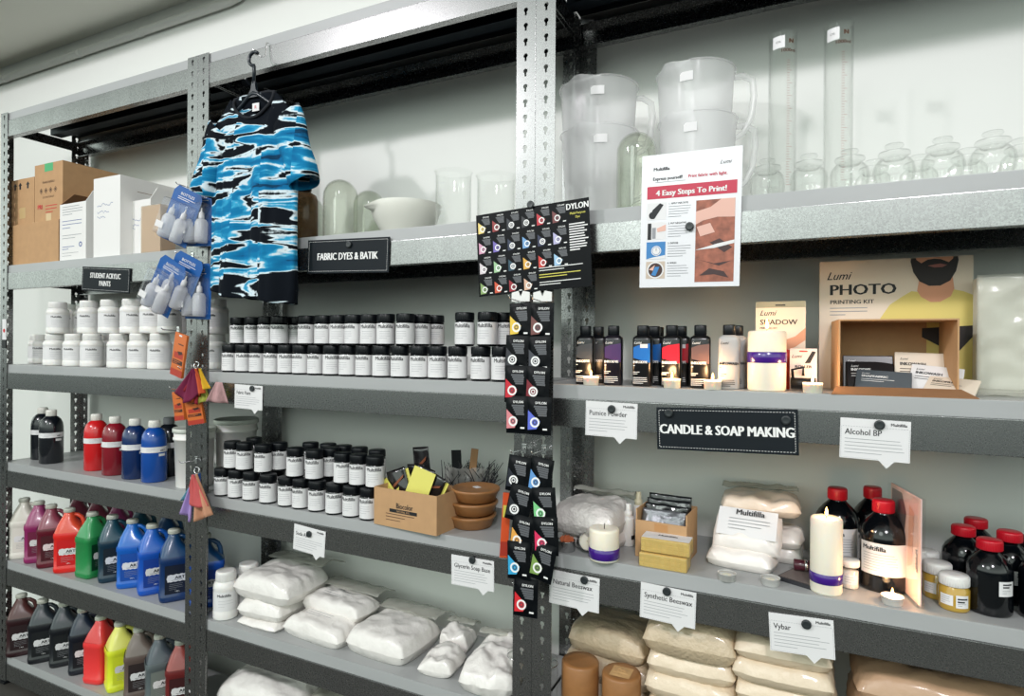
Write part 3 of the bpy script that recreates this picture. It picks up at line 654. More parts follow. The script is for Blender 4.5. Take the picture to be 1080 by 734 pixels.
gB = 'blue carded bottle packs'
bl = [((200, 202), YF-.050, (.06, .42, .30), 'front upper blue card pack of clear bottles tilted to the left'), ((212, 203), YF-.018, (0, .03, .12), 'rear upper blue card pack of clear bottles hanging straight'),
      ((201, 272), YF-.050, (.08, .46, .30), 'front lower blue card pack of clear bottles tilted to the left'), ((210, 280), YF-.018, (0, .03, .10), 'rear lower blue card pack of clear bottles behind tilted one'), ((184, 277), YF-.080, (.10, .52, .25), 'outermost lower blue card pack of bottles swung far left')]
for (x, y), Y, rot, lab in bl: B2(at(x, y, Y), rot, lab, gB)
for x, y, lab in ((203, 200, 'wire hook holding the upper blue card packs'), (203, 272, 'wire hook holding the lower blue card packs'), (188, 350, 'wire hook holding the orange sachet'), (206, 390, 'wire hook holding the burgundy cloth'), (207, 487, 'wire hook holding the blue and pink cloth'), (197, 411, 'wire hook holding the two orange packs')):
    prong(at(x, y, YF-.003)+Vector((0, 0, .004)), lab)
# orange packs
ORG = mat('orange_pack', C(204, 106, 44), .45); ORB = mat('orange_dark_print', C(60, 30, 24), .5); ORR = mat('orange_red_print', C(172, 52, 34), .5)
def sachet(w, h, d, label, P, rot):
    r = thing('dye_sachet', label, 'sachet', P, rot, 'orange dye packs on the left post')
    m = M().box((0, d/2, -h/2), (w, d, h), ORG, .0015); m.rect(-w*.12, -h*.07, w*.12, -h*.03, WHITE); m.rect(-w*.1, -h*.26, w*.34, -h*.235, ORB)
    m.flat([(-w*.35, -h*.44), (w*.40, -h*.43), (w*.40, -h*.58), (-w*.35, -h*.58)], ORR); m.flat([(-w*.1, -h*.42), (w*.3, -h*.40), (w*.34, -h*.46), (w*.05, -h*.50)], ORB, -.0007)
    m.rect(-w*.42, -h*.72, w*.42, -h*.62, ORB); m.lines(-w*.36, -h*.645, w*.7, 2, h*.04, h*.015, ORG, -.0008, 3); m.rect(-w*.5, -h, w*.5, -h*.84, ORR, -.0006)
    m.build('pack', r); return r
sachet(.068, .142, .008, 'orange dye sachet hanging tilted on the left double post', at(191, 352, YF-.05), (0, .22, -.1))
P = at(192, 412, YF-.045)
sachet(.055, .095, .012, 'left orange dye pack below the burgundy cloth', at(186, 413, YF-.045), (.05, -.12, -.1)); sachet(.055, .09, .012, 'right orange dye pack below the burgundy cloth', at(202, 418.5, YF-.05), (.05, -.16, .35))
# cloth swatches
def swatch(name, label, P, sheets, rot=0):
    r = thing(name, label, 'cloth', P, rot, 'dyed cloth swatches on the left post')
    M().tube([(.011*math.cos(a), .002*math.sin(3*a), .011*math.sin(a)) for a in [2*PI*k/24 for k in range(24)]], .0011, WIRE, 6, closed=True).build('ring', r)
    for k, (col, a0, a1, L0, L1, dy, tip) in enumerate(sheets):
        m = M(); mt = mat('cloth_%d_%d_%d' % col, C(*col), .85, var=(.25, 14, (1, 1, 1)))
        def fn(u, v):
            a = a0+(a1-a0)*u; L = (L0+(L1-L0)*u)*v; w = .010+.9*v
            return (math.sin(a)*L, dy-.006*k*0+.010*v*math.sin(u*8+k*1.7)+.004*math.sin(u*17+k), -.011-math.cos(a)*L*(1-tip*math.sin(u*PI)*v))
        m.grid(fn, 22, 14, mt); o = m.build('cloth_sheet', r); solid(o, .0012)
    return r
swatch('cloth_swatch', 'burgundy, red and yellow dyed cloth swatches on the left post', at(207, 385, YF-.055), [((226, 178, 40), .10, .62, .088, .075, .012, .1), ((196, 200, 90), -.12, .38, .120, .108, .014, .05), ((140, 22, 40), -.74, .10, .085, .115, .006, .05), ((214, 90, 44), -.1, .46, .110, .085, -.002, .1), ((116, 18, 62), -.86, .42, .122, .070, -.012, -.16)])
swatch('cloth_swatch', 'blue, lilac and coral dyed cloth swatches hanging below on the left post', at(207.5, 496, YF-.052), [((120, 176, 196), -.72, -.25, .128, .130, .004, .05), ((12, 70, 142), -.80, .10, .092, .110, .010, .0), ((172, 146, 206), -.46, -.06, .138, .152, -.006, -.02), ((204, 148, 116), .0, .52, .152, .142, -.002, .04), ((206, 92, 92), -.42, .55, .062, .112, -.014, -.1)])
def swing(label, P, colr, rot):
    r = thing('cloth_swatch', label, 'cloth', P, rot, 'dyed cloth swatches on the left post')
    m = M(); m.grid(lambda u, v: ((u-.5)*(.02+.05*v), .008*math.sin(u*9)*v, -.065*v), 14, 8, mat('cloth_x', C(*colr), .85, var=(.3, 40, (3, 1, 1)))); solid(m.build('cloth_sheet', r), .0012)
swing('small pink and purple cloth swatch on the grey shelf edge right of burgundy cloth', at(231, 403, YF-.03), (190, 150, 150), (0, .1, .5))
# left edge tag
P = at(3, 336, YF-.006); r = thing('hang_tag', 'small white tag with red mark on the far left post', 'tag', P)
m = M().box((.012, 0, -.045), (.03, .0012, .085), WHITE); m.disc(.012, -.05, .008, REDP, -.0012); m.build('tag_card', r); M().box((.012, 0, -.105), (.032, .004, .035), BLACK, .001).build('clip', r)
# ------------------------------------------------------------------ dye chart and dye packets on the right double post
DK = mat('dye_pack_black', C(5, 8, 12), .42, spec=.13); DGR = mat('dye_grey_print', C(88, 90, 94), .5); YLW = mat('yellow_print', C(214, 206, 90), .5)
def packet_art(m, x, z, w, h, col, y, seed=0, ring=True):            # x,z = top left
    cm = mat('dye_%02x%02x%02x' % col, C(*col), .4)
    m.text('DYLON', h*.105, STITCH, x+w*.62, z-h*.14, y, 1, .03)
    rr = random.Random(seed)
    for k in range(5): m.rect(x+w*(.30+.05*k), z-h*(.245+.065*k), x+w*(.92-.04*rr.random()), z-h*(.19+.065*k), DGR, y)
    m.flat([(x+w*.04, z-h*.93), (x+w*.04, z-h*.33), (x+w*.30, z-h*.50), (x+w*.60, z-h*.66), (x+w*.44, z-h*.90)], cm, y-.0002)
    if ring: m.disc(x+w*.36, z-h*.70, h*.155, STITCH, y-.0004, 22, h*.10); m.disc(x+w*.36, z-h*.70, h*.07, STITCH if sum(col) < 200 else mat('dye_ring_dark', C(60, 60, 70), .5), y-.0004, 14, h*.04)
    m.rect(x+w*.72, z-h*.92, x+w*.92, z-h*.87, STITCH, y)
a, w, hh, roll = frame_of([(502, 227.5), (621, 208.5), (504.5, 311.5)], YF-.022)
ch = thing('dye_chart', 'black dye colour chart card with rows of coloured swatches on the right double post', 'chart', a, (0, -roll, -.02))
w = .30; hh = .205
M().box((w/2, .0008, -hh/2), (w, .0016, hh), DK).build('board', ch)
cols = [[(232, 206, 120), (206, 150, 176), (210, 200, 204), (132, 160, 96)], [(140, 34, 34), (112, 96, 176), (156, 196, 150), (206, 82, 50)], [(24, 28, 40), (20, 34, 66), (26, 70, 88), (150, 24, 40)], [(24, 26, 32), (108, 158, 208), (222, 168, 62), (216, 176, 150)], [(186, 20, 40), (24, 34, 70), (200, 52, 40)], [(110, 50, 50), (176, 172, 208), (150, 190, 220)]]
m = M(); cw, chh = w*.135, hh*.247
for i, cl in enumerate(cols):
    for j, c in enumerate(cl): packet_art(m, .004+i*cw, -.003-j*chh, cw*.96, chh*.96, c, -.0004, i*5+j)
m.text('DYLON', .020, STITCH, w*.905, -.022, -.0006, .82, .03); m.text('Multi-Purpose', .0075, YLW, w*.905, -.034, -.0006, .9, .02); m.text('Dye', .0075, YLW, w*.905, -.043, -.0006, .9, .02)
m.lines(w*.83, -.055, w*.155, 11, .006, .0028, STITCH, -.0006, 8)
m.lines(w*.56, -.150, w*.42, 2, .006, .0018, STITCH, -.0006, 9); m.lines(w*.56, -.166, w*.42, 2, .006, .0018, YLW, -.0006, 3); m.lines(w*.56, -.184, w*.42, 2, .006, .0018, STITCH, -.0006, 4)
m.build('print', ch)
magnet(at(560, 216, YF-.026), 'round magnet holding the top of dye colour chart')
cn = {(226, 190, 60): 'yellow', (110, 62, 58): 'brown', (40, 40, 48): 'black', (60, 62, 70): 'charcoal', (196, 22, 44): 'red', (120, 26, 40): 'maroon', (212, 130, 136): 'pink', (92, 108, 206): 'violet blue', (26, 30, 42): 'near-black', (96, 150, 206): 'pale blue', (24, 28, 36): 'jet black', (120, 196, 130): 'mint green', (222, 160, 72): 'amber', (212, 44, 90): 'crimson pink', (50, 160, 206): 'turquoise', (120, 150, 76): 'olive green', (206, 36, 46): 'scarlet'}
def dye_packet(col, P, rot, lab, W=.060, H=.088):
    r = thing('dye_packet', lab, 'dye packet', P, rot, 'dye packets hanging on the right double post')
    m = M()
    def pill(u, v, s): x = (u-.5)*W; z = -v*H; e = min(u, 1-u, v, 1-v); t = min(1, max(0, (e-.04)/.25)); return (x, s*.0055*math.sin(t*PI/2)+.0006*noise.noise((x*90, z*90, P.x*50)), z)
    m.grid(lambda u, v: pill(u, 1-v, -1), 14, 18, DK); m.grid(lambda u, v: pill(1-u, 1-v, 1), 14, 18, DK)
    m.build('pouch', r); a = M(); packet_art(a, -W/2+.003, -.006, W-.006, H-.012, col, -.0072, int(P.x*1e4)); a.build('print', r)
cl = list(cn)
up = [(549, 322, 0), (572, 322, 1), (546, 356, 2), (569, 357, 3), (545, 388, 4), (568, 389, 5), (545.5, 420, 6), (569, 421, 7)]
for x, y, k in up: dye_packet(cl[k], at(x, y-2.5, YF-.03-.012*((y-320)/34)), (-.04, .03*((k*7) % 3-1), .05*((k*5) % 3-1)), '%s dye packet in the %s row of the upper strip, %s side' % (cn[cl[k]], ORD[k//2], 'left' if k % 2 == 0 else 'right'))
lo = [(549, 481, 8, .10), (573, 483, 9, .12), (552, 512, 10, .2), (573, 514, 11, -.1), (553, 544, 12, .1), (575, 545, 13, -.06), (547, 571, 14, -.05), (576, 573, 15, .16), (555, 610, 16, 0)]
for x, y, k, rl in lo: dye_packet(cl[k], at(x, y, max(YF-.066, YF-.028-.012*((y-480)/32))), (-.06, rl, .08*((k*5) % 3-1)), '%s dye packet in the lower hanging cluster on the post' % cn[cl[k]])
HT = mat('hang_tab_white', C(226, 226, 222), .4)
for x, lab in ((549, 'left'), (572, 'right')):
    r = thing('hang_tab', 'white plastic %s hang tab above the upper dye packets' % lab, 'tab', at(x, 318, YF-.026), 0, 'hang tabs above dye packets')
    M().prism([(-.024, 0), (.024, 0), (.024, .022), (.006, .026), (.0, .012), (-.006, .026), (-.024, .022)], .0014, HT).build('tab', r)
for k, (x, y, lab) in enumerate(((551, 318, 'wire hook of the upper dye strip, left'), (574, 318, 'wire hook of the upper dye strip, right'), (553, 474, 'wire hook of the lower dye cluster, left'), (574, 475, 'wire hook of the lower dye cluster, right'), (555, 607, 'wire hook above the scarlet dye packet'))): prong(at(x, y, YF-.003), lab, .07)
P = at(535, 520, YF-.018); r = thing('dye_sachet', 'slim orange dye sachet hanging behind the lower dye packets', 'sachet', P, (0, .05, .5), 'orange dye packs on the right post')
m = M().box((0, .004, -.08), (.02, .008, .16), mat('orange_red_pack', C(216, 84, 40), .4), .001); m.rect(-.008, -.06, .008, -.03, YLW, -.0005); m.rect(-.010, -.155, .010, -.12, ORR, -.0005); m.build('pack', r)
# ------------------------------------------------------------------ glassware on the middle top shelf
def dome(label, P, R, h, tint=None, knob=False):
    g = tint or DOMEG; r = thing('glass_dome', label, 'glass dome', P, 0, 'glass domes on the middle top shelf')
    prof = [(R, 0), (R, h-R)]+[(R*math.cos(t), h-R+R*math.sin(t)) for t in [PI/2*k/10 for k in range(1, 11)]]; prof[-1] = (.0008, h)
    inn = [(max(.0006, q-.0028), z-(.0 if z < h-R else .0028*(z-(h-R))/R)) for q, z in prof]
    m = M().lathe(prof, g, 40, cap=(False, True)); m.lathe(inn[::-1], g, 40, cap=(True, False)); m.lathe([(R-.0028, 0), (R+.0008, .001), (R+.0008, .006), (R, .008)], g, 40, cap=(False, False)); m.build('shell', r); return r
z = SZ['B']
dome('tall clear glass dome beside the white mortar', Vector((xa(359, YF+.09, z), YF+.09, z)), .052, .186)
dome('small clear glass dome behind the white mortar', Vector((xa(389, YF+.205, z), YF+.205, z)), .050, .178)
dome('clear glass dome behind the brown bottle at the shirt sleeve', Vector((xa(326, YF+.19, z), YF+.19, z)), .047, .18)
P = Vector((xa(321, YF+.07, z), YF+.07, z)); r = thing('brown_glass_bottle', 'brown glass cylinder half hidden by the hanging shirt sleeve', 'bottle', P)
M().lathe([(.038, 0), (.041, .004), (.041, .13), (.036, .146), (.02, .155), (.018, .165)], sheer('brown_glass', (.42, .31, .22, 1), 1.2, .12, (.4, .28, .2, 1)), 36).build('body', r); M().lathe([(.019, .16), (.021, .162), (.021, .18), (.019, .183)], BLACK, 24).build('cap', r)
CER = mat('mortar_porcelain', C(226, 226, 216), .3, coat=.3)
P = Vector((xa(428, YF+.12, z), YF+.12, z)); r = thing('mortar_bowl', 'white porcelain mortar bowl with pouring lip on the middle top shelf', 'bowl', P, 1.0)
def bowl(u, v, inner):
    t = 2*PI*u; R = (.058+.046*math.sin(min(v, 1)*PI/2)**.9) if not inner else (.098*math.sin(min(v, 1)*PI/2)**.6+.001)
    zz = (.092*v if not inner else .012+.080*v**1.6)
    d = (t-PI); lip = math.exp(-(d/.22)**2)*sm(.72, 1, v); R += .024*lip; zz += -.016*lip
    return (R*math.cos(t), R*math.sin(t), zz)
m = M(); m.grid(lambda u, v: bowl(u, v, 0), 72, 16, CER); m.grid(lambda u, v: bowl(1-u, v, 1), 72, 16, CER); m.lathe([(.05, 0), (.059, 0), (.059, .003)], CER, 48)
m.grid(lambda u, v: tuple(Vector(bowl(u, 1, 0))*(1-v)+Vector(bowl(u, 1, 1))*v), 72, 1, CER); m.build('bowl', r)
def beaker(label, P, R, h):
    r = thing('glass_beaker', label, 'beaker', P, 0, 'glass beakers on the middle top shelf')
    prof = [(R*.9, 0), (R, .006), (R, h*.92), (R*1.02, h*.965), (R*1.10, h)]
    M().lathe(prof, CLEAR, 40, cap=(True, False)).lathe([(R*1.08, h), (R-.002, h*.96), (R-.0025, .006), (R*.85, .004)], CLEAR, 40, cap=(False, True)).build('glass', r)
    m = M(); gm = mat('graduation_white', C(205, 208, 210), .6)
    for k in range(6): m.patch(R+.0004, -.35, .05, h*(.2+.11*k), h*(.2+.11*k)+.0012, gm, 5)
    m.build('graduations', r)
beaker('large glass beaker with flared rim between mortar and colour chart', Vector((xa(478, YF+.10, z), YF+.10, z)), .050, .165)
beaker('glass beaker beside the double post, behind the colour chart', Vector((xa(523, YF+.12, z), YF+.12, z)), .052, .145)
# ------------------------------------------------------------------ kraft box of packets, wax discs, dark bundle (middle unit)
z = SZ['D']; a = on(393.5, 552.5, z); b = on(459.5, 566, z); d = (b-a); w = d.length; rz = math.atan2(d.y, d.x)
bx = thing('kraft_box', 'open kraft box filled with black and yellow packets', 'box', a+Vector((0, .004, 0)), rz)
h = .104; dep = .125; t = .0025; m = M()
for c, s in (((w/2, t/2, h/2), (w, t, h)), ((w/2, dep-t/2, h/2), (w, t, h)), ((t/2, dep/2, h/2), (t, dep-2*t, h)), ((w-t/2, dep/2, h/2), (t, dep-2*t, h)), ((w/2, dep/2, t/2), (w-2*t, dep-2*t, t))): m.box(c, s, KRAFT)
m.build('body', bx); m = M(); m.text('Biocolor', .021, INK, w*.5, h*.52, -.0005, .8, .02); m.rect(w*.26, h*.40, w*.70, h*.49, INK); m.text('NATURAL DYE', .0075, KRAFT, w*.48, h*.42, -.0008, .9); m.lines(w*.2, h*.36, w*.55, 2, .008, .002, BR, -.0005, 3); m.lines(w*.2, h*.2, w*.5, 1, .008, .0018, BR, -.0005, 4); m.build('print', bx)
YC = mat('yellow_card', C(212, 206, 98), .5); FO = mat('dark_foil', C(26, 24, 26), .16, coat=.6); COP = mat('copper_foil', C(150, 90, 66), .25, .6)
X = Matrix.Translation(a+Vector((0, .004, 0))) @ Matrix.Rotation(rz, 4, 'Z')
def foil(lx, ly, lz, rot, lab, W=.062, H=.115, yel=True):
    r = thing('foil_packet', lab, 'packet', X @ Vector((lx, ly, lz)), (rot[0], rot[1], rot[2]+rz), 'packets standing in the kraft box')
    M().grid(lambda u, v: ((u-.5)*W, -.003*math.sin(u*PI)*math.sin(v*PI)-.001*math.sin(u*9+v*5), v*H), 10, 12, FO).build('foil', r)
    solid(r.children[0], .002)
    if yel: M().box((W*.06, (-.0075 if yel == 2 else .004), H*.46), (W*1.16, .0012, H*.96), YC).build('card', r)
    M().flat([(-W*.3, H*.55), (W*.35, H*.75), (W*.4, H*.82), (-W*.25, H*.64)], COP, -.0055).build('stripe', r)
foil(.035, .030, .022, (-.55, -.55, -.1), 'packet leaning left at front of the kraft box', yel=2); foil(.052, .045, .020, (-.25, -.9, .1), 'yellow-backed packet fallen far left in kraft box', yel=2)
foil(.060, .060, .035, (-.12, -.35, .2), 'packet tilted left in the middle of kraft box'); foil(.085, .085, .03, (-.05, -.1, .0), 'upright packet at the rear of the kraft box', H=.13)
foil(.095, .05, .05, (-.2, .28, .1), 'packet tilted right at the front of kraft box', yel=2); foil(.105, .095, .06, (.0, -.14, -.1), 'tall dark packet standing highest in the kraft box', H=.15, yel=False)
foil(.115, .065, .035, (-.1, .42, .1), 'packet leaning over right edge of the kraft box')
WAX = mat('brown_wax', C(158, 110, 66), .4, sss=.12, var=(.15, 30, (1, 1, 2)))
P0 = stand(499, 562, z, .068)
for k in range(3):
    r = thing('wax_disc', ['bottom brown wax disc in the stack beside kraft box', 'middle brown wax disc in the stack beside kraft box', 'top brown wax disc with small paper label'][k], 'wax disc', P0+Vector((.004*(k-1), .003*k, .0355*k)), k*1.3, 'brown wax discs')
    M().lathe([(.050, 0), (.055, .002), (.062, .022), (.0655, .026), (.068, .030), (.0675, .0345), (.064, .035), (.058, .033)], WAX, 48).build('wax', r)
    if k == 2: M().box((.004, -.006, .0335), (.022, .016, .0006), WHITE).build('paper_label', r)
r = thing('brush_bundle', 'dark bundle of tools wrapped in clear film behind the wax discs', 'bundle', Vector((xa(494, YF+.232, z), YF+.232, z)), face(P0)*.6)
m = M(); rr = random.Random(8); dk = mat('dark_bristle', C(24, 26, 28), .5)
for k in range(170):
    x = rr.uniform(-.065, .07); y = rr.uniform(-.025, .025); L = rr.uniform(.09, .155)
    m.tube([(x, y, rr.uniform(0, .02)), (x+rr.uniform(-.02, .02), y+rr.uniform(-.02, .02), L*.6), (x+rr.uniform(-.035, .045), y+rr.uniform(-.03, .03), L)], [.0022, .002, .0009], dk, 5)
o = m.build('bristles', r); o['kind'] = 'stuff'
M().box((.0, .0, .105), (.022, .006, .17), mat('wood_handle', C(160, 120, 80), .5), .002, Matrix.Rotation(.1, 4, 'Y')).build('handle', r)
M().box((-.03, 0, .10), (.03, .004, .17), BLACK, .001, Matrix.Rotation(-.05, 4, 'Y')).build('blade', r)
m = M(); m.grid(lambda u, v: ((u-.5)*.17*(1-.15*v), -.034*math.sin(u*PI)-.006*noise.noise((u*6, v*6, 1)), v*.135+.012*noise.noise((u*5, v*4, 3))), 24, 20, WRAP); m.build('film', r)
# ------------------------------------------------------------------ bags
POW = mat('white_powder_bag', C(230, 226, 221), .35, coat=.45, bump=(.75, 55))
def bag_mesh(w, d, h, m, seed, flatness=4.2, wr=.006, n=30, sag=0):
    mm = M(); rr = random.Random(seed); off = Vector((rr.uniform(0, 50), rr.uniform(0, 50), rr.uniform(0, 50)))
    def fn(u, v, top):
        a, b = u*2-1, v*2-1; p = ((1-abs(a)**flatness)*(1-abs(b)**flatness)); p = max(0, p)**.36
        x = a*w/2*(1-.05*b*b); y = b*d/2*(1-.05*a*a)
        nz = (noise.noise(Vector((x*22, y*22, 0))+off)*wr*1.2+abs(noise.noise(Vector((x*34, y*26, 7))+off))*wr*1.3*(1.3-p))+noise.noise(Vector((x*55, y*55, 0))+off)*wr*.5+noise.noise(Vector((x*9, y*40, 4))+off)*wr*.6
        e = h*.36
        if top: z = e+(h-e)*p+nz*min(1, p*1.6)-sag*b*b*h*.3
        else: z = max(0, e*(1-p*1.5))
        return (x+nz*.5*(1-p), y+nz*.5*(1-p), z)
    mm.grid(lambda u, v: fn(u, v, True), n, n, m); mm.grid(lambda u, v: fn(1-u, v, False), n, n, m)
    return mm, fn
def bag(name, label, fl, fr, z, d, h, m, group, seed, cat='bag', text=None, flap=0, fs=.28, dz=0, fm=None, wr=.006, rz=None, inset=0, flatness=4.2):
    a, b = on(*fl, z), on(*fr, z); e = b-a; w = e.length; ang = math.atan2(e.y, e.x) if rz is None else rz
    mid = (a+b)/2; nrm = Vector((-math.sin(ang), math.cos(ang), 0)); P = mid+nrm*(d/2+inset)
    r = thing(name, label, cat, (P.x, P.y, z+dz), ang, group)
    mm, fn = bag_mesh(w, d, h, m, seed, flatness, wr); mm.build('filling', r)
    if text:
        q = M(); q.text(text, .016, mat('bag_print', C(96, 98, 104), .5), 0, 0, 0, 1, .02); q.lines(-w*.25, -.012, w*.5, 3, .009, .0012, GREY, 0, seed)
        q.v = [Vector((p.x, p.z*1.0+d*.10, 0)) for p in q.v]
        for i, p in enumerate(q.v): q.v[i] = Vector((p.x, p.y, fn(min(1, max(0, p.x/w+.5)), min(1, max(0, p.y/d+.5)), True)[2]+.0012))
        q.build('print', r)
    if flap:
        q = M(); q.grid(lambda u, v: ((u-.5)*w*(1-.06*v), d*fs+(flap+d*(.36-fs))*v+.002*noise.noise((u*5, v*4, seed)), h*1.03-h*.30*v*v+.008*math.sin(v*PI)+.006*noise.noise((u*6, v*4, seed+9))), 22, 14, fm or WRAP); solid(q.build('empty_film', r), .0012)
    return r
gb = 'white powder bags on the middle lower shelf'; z = SZ['E']
bag('powder_bag', 'flat white bag at the bottom of the left stack', (247, 659), (289, 671), z, .20, .028, POW, gb, 1)
bag('powder_bag', 'middle white bag of the left stack under the puffy bag', (246, 659), (292, 670), z, .21, .062, POW, gb, 2, dz=.026, inset=.004, flap=.08)
bag('powder_bag', 'puffy white bag on top of the left stack with grey film end', (241, 655), (300, 672), z, .20, .082, POW, gb, 3, dz=.080, inset=.006, flap=.11)
bag('powder_bag', 'lower white bag of the pair in the centre of shelf', (296, 668), (356, 689), z, .13, .062, POW, gb, 4, text='Multifilla')
bag('powder_bag', 'upper white bag of the pair lying on the lower one', (301, 666), (362, 686.5), z, .12, .055, POW, gb, 5, dz=.050, inset=.055, text='Multifilla', flap=.09)
bag('powder_bag', 'largest white bag with ribbed film right of the pair', (361, 687), (424, 708), z, .20, .078, POW, gb, 6, flap=.10, wr=.005)
bag('powder_bag', 'small lumpy white bag at the front between the large bags', (441, 711), (471, 722), z, .13, .048, POW, gb, 7, wr=.011, rz=.10, flatness=2.4)
bag('powder_bag', 'small lumpy white bag at the back beside the largest bag', (443, 705), (471, 715), z, .10, .062, POW, gb, 8, wr=.012, rz=.10, inset=.10, flap=.05, flatness=2.4)
bag('powder_bag', 'large lumpy white bag leaning beside the right double post', (482, 729), (536, 748), z, .22, .085, POW, gb, 9, wr=.014, rz=.12, flap=.05, flatness=2.3)
z = SZ['F']
for k, (x0, x1, Y, d, hh, dz, lab) in enumerate(((222, 300, YF+.02, .24, .10, 0, 'white bag under another on the lowest middle shelf'), (224, 304, YF+.03, .24, .115, .092, 'white film-wrapped bag topmost on the lowest middle shelf'), (312, 372, YF+.05, .22, .11, 0, 'grey film bag on the lowest middle shelf, underneath'), (310, 372, YF+.06, .22, .10, .10, 'grey film bag on the lowest middle shelf, on top'))):
    xl, xr = xa(x0, Y, z), xa(x1, Y, z); P = Vector(((xl+xr)/2, Y+d/2, z+dz)); r = thing('powder_bag', lab, 'bag', P, 0, 'bags on the lowest middle shelf')
    mm, fn = bag_mesh(xr-xl, d, hh, POW if k < 2 else mat('grey_film_bag', C(170, 168, 156), .3, coat=.4, bump=(.5, 30)), 20+k, 3, .008); mm.build('filling', r)
    if k == 1: q = M(); q.grid(lambda u, v: ((u-.5)*(xr-xl), -.02+.20*v, hh*.95+.03*math.sin(v*PI)+.012*noise.noise((u*7, v*7, 3))), 24, 18, WRAP); solid(q.build('film', r), .001)
# ------------------------------------------------------------------ glass and measuring jugs, top shelf of the right unit
z = SZ['B']
def mjug():
    r = thing('measuring_jug', '', 'jug'); h, R0, R1 = .236, .079, .0925
    def wall(u, v, off):
        t = 2*PI*u; R = R0+(R1-R0)*v**.9-off; zz = .003+(h-.003)*v; d = (((t-PI*1.25+PI) % (2*PI))-PI)
        lip = math.exp(-(d/.25)**2)*sm(.80, 1, v); R += .013*lip
        return (R*math.cos(t), R*math.sin(t), zz+.003*lip)
    m = M(); m.grid(lambda u, v: wall(u, v, 0), 64, 18, FROST); m.grid(lambda u, v: wall(1-u, v, .002), 64, 18, FROST); m.lathe([(R0, .003), (R0-.003, .001), (.001, .001)], FROST, 64, cap=(False, False))
    m.tube([((R1+.002)*math.cos(2*PI*k/64), (R1+.002)*math.sin(2*PI*k/64), h) for k in range(64) if abs(((2*PI*k/64-PI*1.25+PI) % (2*PI))-PI) > .55], .0022, FROST, 6); m.build('body', r)
    M().tube([(R1-.004, 0, h-.012), (R1+.020, 0, h-.010), (R1+.042, 0, h-.022), (R1+.046, 0, h-.06), (R1+.040, 0, h-.11), (R1+.022, 0, h-.150), (R0+.006, 0, h-.168)], [.007, .008, .0085, .0085, .008, .007, .006], FROST, 12).build('handle', r)
    R = R0+(R1-R0)*.86+.0012; m = M(); m.patch(R, -.50, -.16, h*.80, h*.89, WHITE, 8); m.build('price_sticker', r)
    return r
MJ = Maker(mjug)
for x, Y, dz, rz, lab in ((632, YF+.19, 0, .55, 'lower frosted measuring jug of the left nested pair'), (631, YF+.19, .121, .50, 'upper frosted measuring jug nested in the left pair'), (735, YF+.20, 0, .35, 'lower frosted measuring jug of the right nested pair'), (733, YF+.20, .121, .30, 'upper frosted measuring jug nested in the right pair')):
    P = Vector((xa(x, Y, z+dz+.1), Y, z+dz)); o = MJ(P, face(P)+rz-.2, lab, 'frosted measuring jugs'); o.scale = (1.09, 1.09, 1) if x < 700 else (1, 1, 1)
def dome3(label, P, R, h): return dome(label, P, R, h)
o = dome3('glass dome in front of the measuring jugs beside the poster', Vector((xa(671, YF+.052, z), YF+.052, z)), .046, .183); o['group'] = 'glass dome of the right unit'
def cylinder(x, Y, lab, rz):
    P = Vector((xa(x, Y, z+.2), Y, z)); r = thing('graduated_cylinder', lab, 'measuring cylinder', P, face(P)+rz, 'tall graduated cylinders'); R, h = .029, .385
    m = M().lathe([(R, .008), (R, h-.008), (R+.0015, h-.003), (R+.003, h)], CLEAR, 40, cap=(True, False)); m.lathe([(R+.001, h), (R-.002, h-.006), (R-.0022, .012), (R*.5, .011)], CLEAR, 40, cap=(False, True)); m.build('tube', r)
    M().lathe([(R*1.5, 0), (R*1.5, .004), (R*1.1, .008), (R*.9, .0085)], CLEAR, 6).build('base', r)
    m = M(); gp = mat('brown_graduation', C(168, 110, 100), .6)
    for k in range(50): m.patch(R+.0004, .30, .30+(.40 if k % 5 == 0 else .22), h*(.10+.0145*k), h*(.10+.0145*k)+.0008, gp, 4)
    m.text('1000ml', .011, BR, .012, h*.86, -.0005, 1, .03, R=R); m.text('N', .014, BR, .018, h*.91, -.0005, 1, .06, R=R); m.build('graduations', r)
    m = M(); m.patch(R+.0005, -.75, .15, h*.885, h*.955, WHITE, 8); m.text('CYL', .006, INK, -.009, h*.915, -.0006, R=R+.0005); m.build('price_sticker', r)
cylinder(825, YF+.13, 'left tall graduated glass cylinder above the poster', 0); cylinder(884, YF+.14, 'right tall graduated glass cylinder', -.1)
JG = sheer('moulded_glass', (.985, .99, .985, 1), 1.5, 0, (.8, .84, .8, 1), .04)
def apoth():
    r = thing('apothecary_jar', '', 'glass jar'); m = M()
    def body(u, v, k):
        t = 2*PI*u; prof = [(.030, 0), (.037, .006), (.0425, .022), (.044, .040), (.041, .056), (.033, .066), (.0285, .070), (.030, .073)]
        i = min(int(v*7), 6); f = v*7-i; R = prof[i][0]*(1-f)+prof[i+1][0]*f; zz = prof[i][1]*(1-f)+prof[i+1][1]*f
        R = R-k+(.0012*math.cos(14*t) if .05 < v < .75 else 0); return (R*math.cos(t), R*math.sin(t), zz)
    m.grid(lambda u, v: body(u, v, 0), 84, 28, JG); m.grid(lambda u, v: body(1-u, v, .0028), 84, 28, JG); m.lathe([(.001, .001), (.030, 0)], JG, 40, cap=(False, False)); m.v = [Vector((q.x*.82, q.y*.82, q.z*.85)) for q in m.v]; m.build('body', r)
    m = M().lathe([(.022, .066), (.0265, .074), (.0335, .076), (.0345, .080), (.033, .0835), (.020, .086), (.0135, .089), (.0125, .092), (.0185, .095), (.0205, .0985), (.019, .102), (.008, .104), (.001, .1042)], JG, 44); m.v = [Vector((q.x*.82, q.y*.82, q.z*.85)) for q in m.v]; m.build('stopper', r)
    return r
